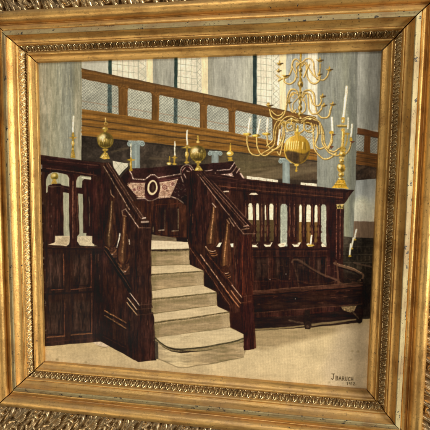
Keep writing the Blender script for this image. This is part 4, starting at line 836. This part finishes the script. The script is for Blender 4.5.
def relief(name, side, d0, h0, d1, h1, hfun, material, parent, du=.0011, nv=16, seam=GAP, edge=.004):
    """ornament band spanning (d0,h0)-(d1,h1); hfun(s, v) gives its relief along the band's normal"""
    v = np.linspace(0, 1, nv); nu = int(2 * halflen(side, d1) / du)
    t = np.linspace(-1, 1, nu); d = d0 + (d1 - d0) * v; h = h0 + (h1 - h0) * v
    Ln = math.hypot(d1 - d0, h1 - h0); nd_, nh = -(h1 - h0) / Ln, (d1 - d0) / Ln
    s = t[:, None] * (halflen(side, d)[None, :] - seam)
    r = hfun(s, np.repeat(v[None, :], nu, 0), side)
    r[:, 0] = -edge; r[:, -1] = -edge; r[0, :] = np.minimum(r[0, :], 0); r[-1, :] = np.minimum(r[-1, :], 0)
    V = W3(place(side, s, d[None, :] + nd_ * r, h[None, :] + nh * r)).reshape(-1, 3)
    k = list(SIDES).index(side)
    uv = np.stack([s * S + 3.1 * k, (v[None, :] * Ln + 0 * s) * S + k], -1).reshape(-1, 2)
    return link(name, V, [tuple(f) for f in grid_faces(nu, nv)], material, parent, uv)

# ---------------------------------------------------------------- the frame's sections
def arc(cx, cy, r, a0, a1, n): return [(cx + r * math.cos(math.radians(a0 + (a1 - a0) * i / n)), cy + r * math.sin(math.radians(a0 + (a1 - a0) * i / n))) for i in range(n + 1)]
INNER = ([(.0026, .0020), (.0030, .0050), (.0040, .0065), (.0054, .0068), (.009, .0072), (.014, .0088), (.0185, .0118), (.0206, .0142), (.0209, .0158)] +
         [(.0218, .0172), (.0235, .0183), (.0258, .0184), (.0275, .0176), (.0288, .0158), (.0292, .013), (.0298, .0095)] +
         [(.0300, .003), (.0440, .010), (.0446, .0335)] +
         [(.0454, .0355), (.0468, .0372), (.0487, .0380), (.0505, .0378), (.0512, .0372), (.0514, .0392), (.0524, .0398), (.0545, .0405), (.0575, .0425), (.0610, .0465), (.0645, .052), (.0668, .0575), (.0672, .0592)])
OUTER = ([(.0832, .0480), (.0836, .0440), (.0846, .0420), (.0862, .0412), (.0876, .0424)] +
         [(.0888, .0436), (.0905, .0440), (.0940, .0432), (.0985, .0412), (.1018, .0390), (.1030, .0374), (.1034, .0350), (.1042, .0340), (.1052, .0362), (.1062, .0368)] +
         arc(.1245, .0395, .0180, 190, 5, 18)[1:] + [(.1430, .036), (.1434, .016), (.1440, -.004), (.1500, -.006), (.2560, -.006), (.2570, -.010)])
STRIP = [(.0668, .0585), (.0674, .0606), (.0690, .0612), (.0745, .0585), (.0800, .0548), (.0826, .0526), (.0836, .0505), (.0834, .0455)]
PB = .0190
def bead_h(s, v, side):
    """a raised tongue in a horseshoe shell with a leaf between, repeated along the rail"""
    k = s / PB; n = np.floor(k); u = (k - n) - .5
    jit = np.sin(n * 12.9898 + list(SIDES).index(side) * 7) * .5
    up_ = side in ('left', 'right')
    if up_:
        u = u + .16 * np.sin((v - .5) * 5.5)                     # a running scroll on the upright rails
        u = u - np.round(u)
    egg = np.sqrt(np.clip(1 - (u / .17) ** 2 - ((v - .50) / .36) ** 2, 0, 1)) * .0078
    rad = np.sqrt((u / .37) ** 2 + ((v - .50) / .46) ** 2)
    shell = np.clip(1 - ((rad - .95) / .14) ** 2, 0, 1) ** .6 * .0066 * (v > .16 + .1 * jit)
    dart = np.clip(1 - (np.abs(np.abs(u) - .5) / (.085 * (1.15 - v) + .015)) ** 2, 0, 1) ** .6 * np.clip(1 - ((v - .45) / .5) ** 2, 0, 1) * .0064
    twist = np.sin((u * 2.2 + v * 1.6 + jit * .2) * 2 * np.pi) * .0005
    return np.maximum(np.maximum(egg, shell), dart) + twist - .0056
LP = .122
lr = np.random.RandomState(21)
STAMPS = []                                                       # leaf blades (s, v, length, width, angle, height) of one cast repeat
for _ in range(40):
    STAMPS.append((lr.uniform(0, LP), lr.uniform(-.02, 1.02), lr.uniform(.022, .048), lr.uniform(.0050, .0095), math.radians(lr.normal(58, 17)), lr.uniform(.010, .026)))
for cx, cv, r0 in ((.020, .20, .012), (.082, .32, .014), (.045, .66, .013), (.105, .74, .012)):   # curled tips
    for q_ in range(9):
        an = q_ * .62; STAMPS.append(((cx + r0 * math.cos(an)) % LP, cv + r0 * math.sin(an) / .112, 0.0095, .0042, an + math.pi / 2, .025 - q_ * .001))
def leaf_h(s, v, side):
    """cast acanthus leafage: overlapping ribbed blades leaning along the rail, with curled tips"""
    L_ = .112; sg = -1 if side in ('top',) else 1
    a = np.mod(sg * s, LP); y = v * L_; r = np.zeros_like(s)
    for (cs, cv, ln, wd, an, ht) in STAMPS:
        ca, sa = math.cos(an), math.sin(an)
        dx = a - cs; dx = dx - LP * np.round(dx / LP); dy = y - cv * L_
        m = (np.abs(dx) < ln) & (np.abs(dy) < ln)
        dx, dy = dx[m], dy[m]
        p = dx * ca + dy * sa; q_ = -dx * sa + dy * ca + p * p * 8
        e = np.clip(1 - (p / ln) ** 2 - (q_ / wd) ** 2, 0, 1)
        hh = ht * np.sqrt(e) - np.clip(1 - np.abs(q_) / .0010, 0, 1) * .0026 * (e > 0)
        r[m] = np.maximum(r[m], hh)
    return r * (.45 + .55 * np.sin(np.pi * np.clip(v * .9 + .08, 0, 1))) - .008

# ---------------------------------------------------------------- assemble
root = bpy.data.objects.new('framed_painting', None); COL.objects.link(root); root.location = (0, 0, ZC)
root['label'] = 'oil painting of a synagogue stair and brass chandelier in a wide worn gilt frame'
root['category'] = 'framed painting'
for side in SIDES:
    rail = extrude('frame_rail', side, INNER, M_GOLD, root, closed=-.02)
    extrude('outer_moulding', side, OUTER, M_GOLD, rail, closed=-.02)
    extrude('worn_strip', side, STRIP, M_STRIP, rail, closed=.030)
    relief('bead_moulding', side, .0300, .0110, .0446, .0315, bead_h, M_BEAD, rail, du=.0010, nv=18)
    relief('leaf_border', side, .1455, .022, .2560, .040, leaf_h, M_LEAF, rail, edge=.02, du=.0011, nv=76)
    if side == 'bottom': rail['label'] = 'dusty lower rail with dulled gilding and dents'
    if side == 'left': rail['label'] = 'brightly lit left rail of burnished gold'
hb = ((-.72, -.69, -.034), (.72, -.69, -.034), (.72, .69, -.034), (-.72, .69, -.034)); hf = [(x, y, -.0205) for x, y, z in hb]
link('backing_board', W3(list(hb) + hf), [(0, 3, 2, 1), (4, 5, 6, 7), (0, 1, 5, 4), (1, 2, 6, 5), (2, 3, 7, 6), (3, 0, 4, 7)], M_WOOD, root, smooth=False)

# the picture itself: one flat canvas, colour stored point by point, set under the sight edge of the frame
paint_picture()
E_, G = .012, 1180
gx = np.linspace(-.5 - E_, .5 + E_, G); gy = np.linspace(-.5 * ASP - E_, .5 * ASP + E_, int(G * ASP)); NX, NY = len(gx), len(gy)
XX, YY = np.meshgrid(gx, gy, indexing='xy')
CZ = -.005
q = np.stack([XX, YY, CZ + 0 * XX], -1) @ RW.T + np.array([TX, TY, -TZ])
ux = np.clip((215 + FPX * q[..., 0] / -q[..., 2] - PX0) * PK - .5, 0, PWN - 1.01); uy = np.clip((215 - FPX * q[..., 1] / -q[..., 2] - PY0) * PK - .5, 0, PHN - 1.01)
ix, iy = ux.astype(int), uy.astype(int); fx = (ux - ix)[..., None]; fy = (uy - iy)[..., None]
c = (sheet[iy, ix] * (1 - fx) + sheet[iy, ix + 1] * fx) * (1 - fy) + (sheet[iy + 1, ix] * (1 - fx) + sheet[iy + 1, ix + 1] * fx) * fy
lin = np.where(c <= .04045, c / 12.92, ((c + .055) / 1.055) ** 2.4)
lin = np.clip(lin * PAINT_GAIN - PAINT_BLACK, .0015, .92)
V = W3(np.stack([XX, YY, CZ + 0 * XX], -1)).reshape(-1, 3).astype(np.float32)
me = bpy.data.meshes.new('painting'); F = (np.arange(NY - 1)[:, None] * NX + np.arange(NX - 1)[None, :]); F = np.stack([F, F + 1, F + NX + 1, F + NX], -1).reshape(-1, 4).astype(np.int32)
me.vertices.add(len(V)); me.vertices.foreach_set('co', V.ravel()); me.loops.add(F.size); me.loops.foreach_set('vertex_index', F.ravel())
me.polygons.add(len(F)); me.polygons.foreach_set('loop_start', np.arange(0, F.size, 4, dtype=np.int32)); me.update(calc_edges=True)
a = me.attributes.new('paint', 'FLOAT_COLOR', 'POINT'); a.data.foreach_set('color', np.concatenate([lin.reshape(-1, 3), np.ones((len(V), 1))], 1).astype(np.float32).ravel())
me.materials.append(M_PAINT); pic = bpy.data.objects.new('painting', me); COL.objects.link(pic); pic.parent = root
pic['label'] = 'flat oil painting of mahogany stairs, gallery and chandelier, signed at lower right'

# wall the picture hangs on
wl = link('wall', [(-2, 0, -ZC), (2, 0, -ZC), (2, 0, 1.2), (-2, 0, 1.2), (-2, .1, -ZC), (2, .1, -ZC), (2, .1, 1.2), (-2, .1, 1.2)],
          [(0, 1, 2, 3), (7, 6, 5, 4), (0, 4, 5, 1), (1, 5, 6, 2), (2, 6, 7, 3), (3, 7, 4, 0)], M_WALL, None, smooth=False)
wl.location = (0, .036 * S, ZC); wl['kind'] = 'structure'
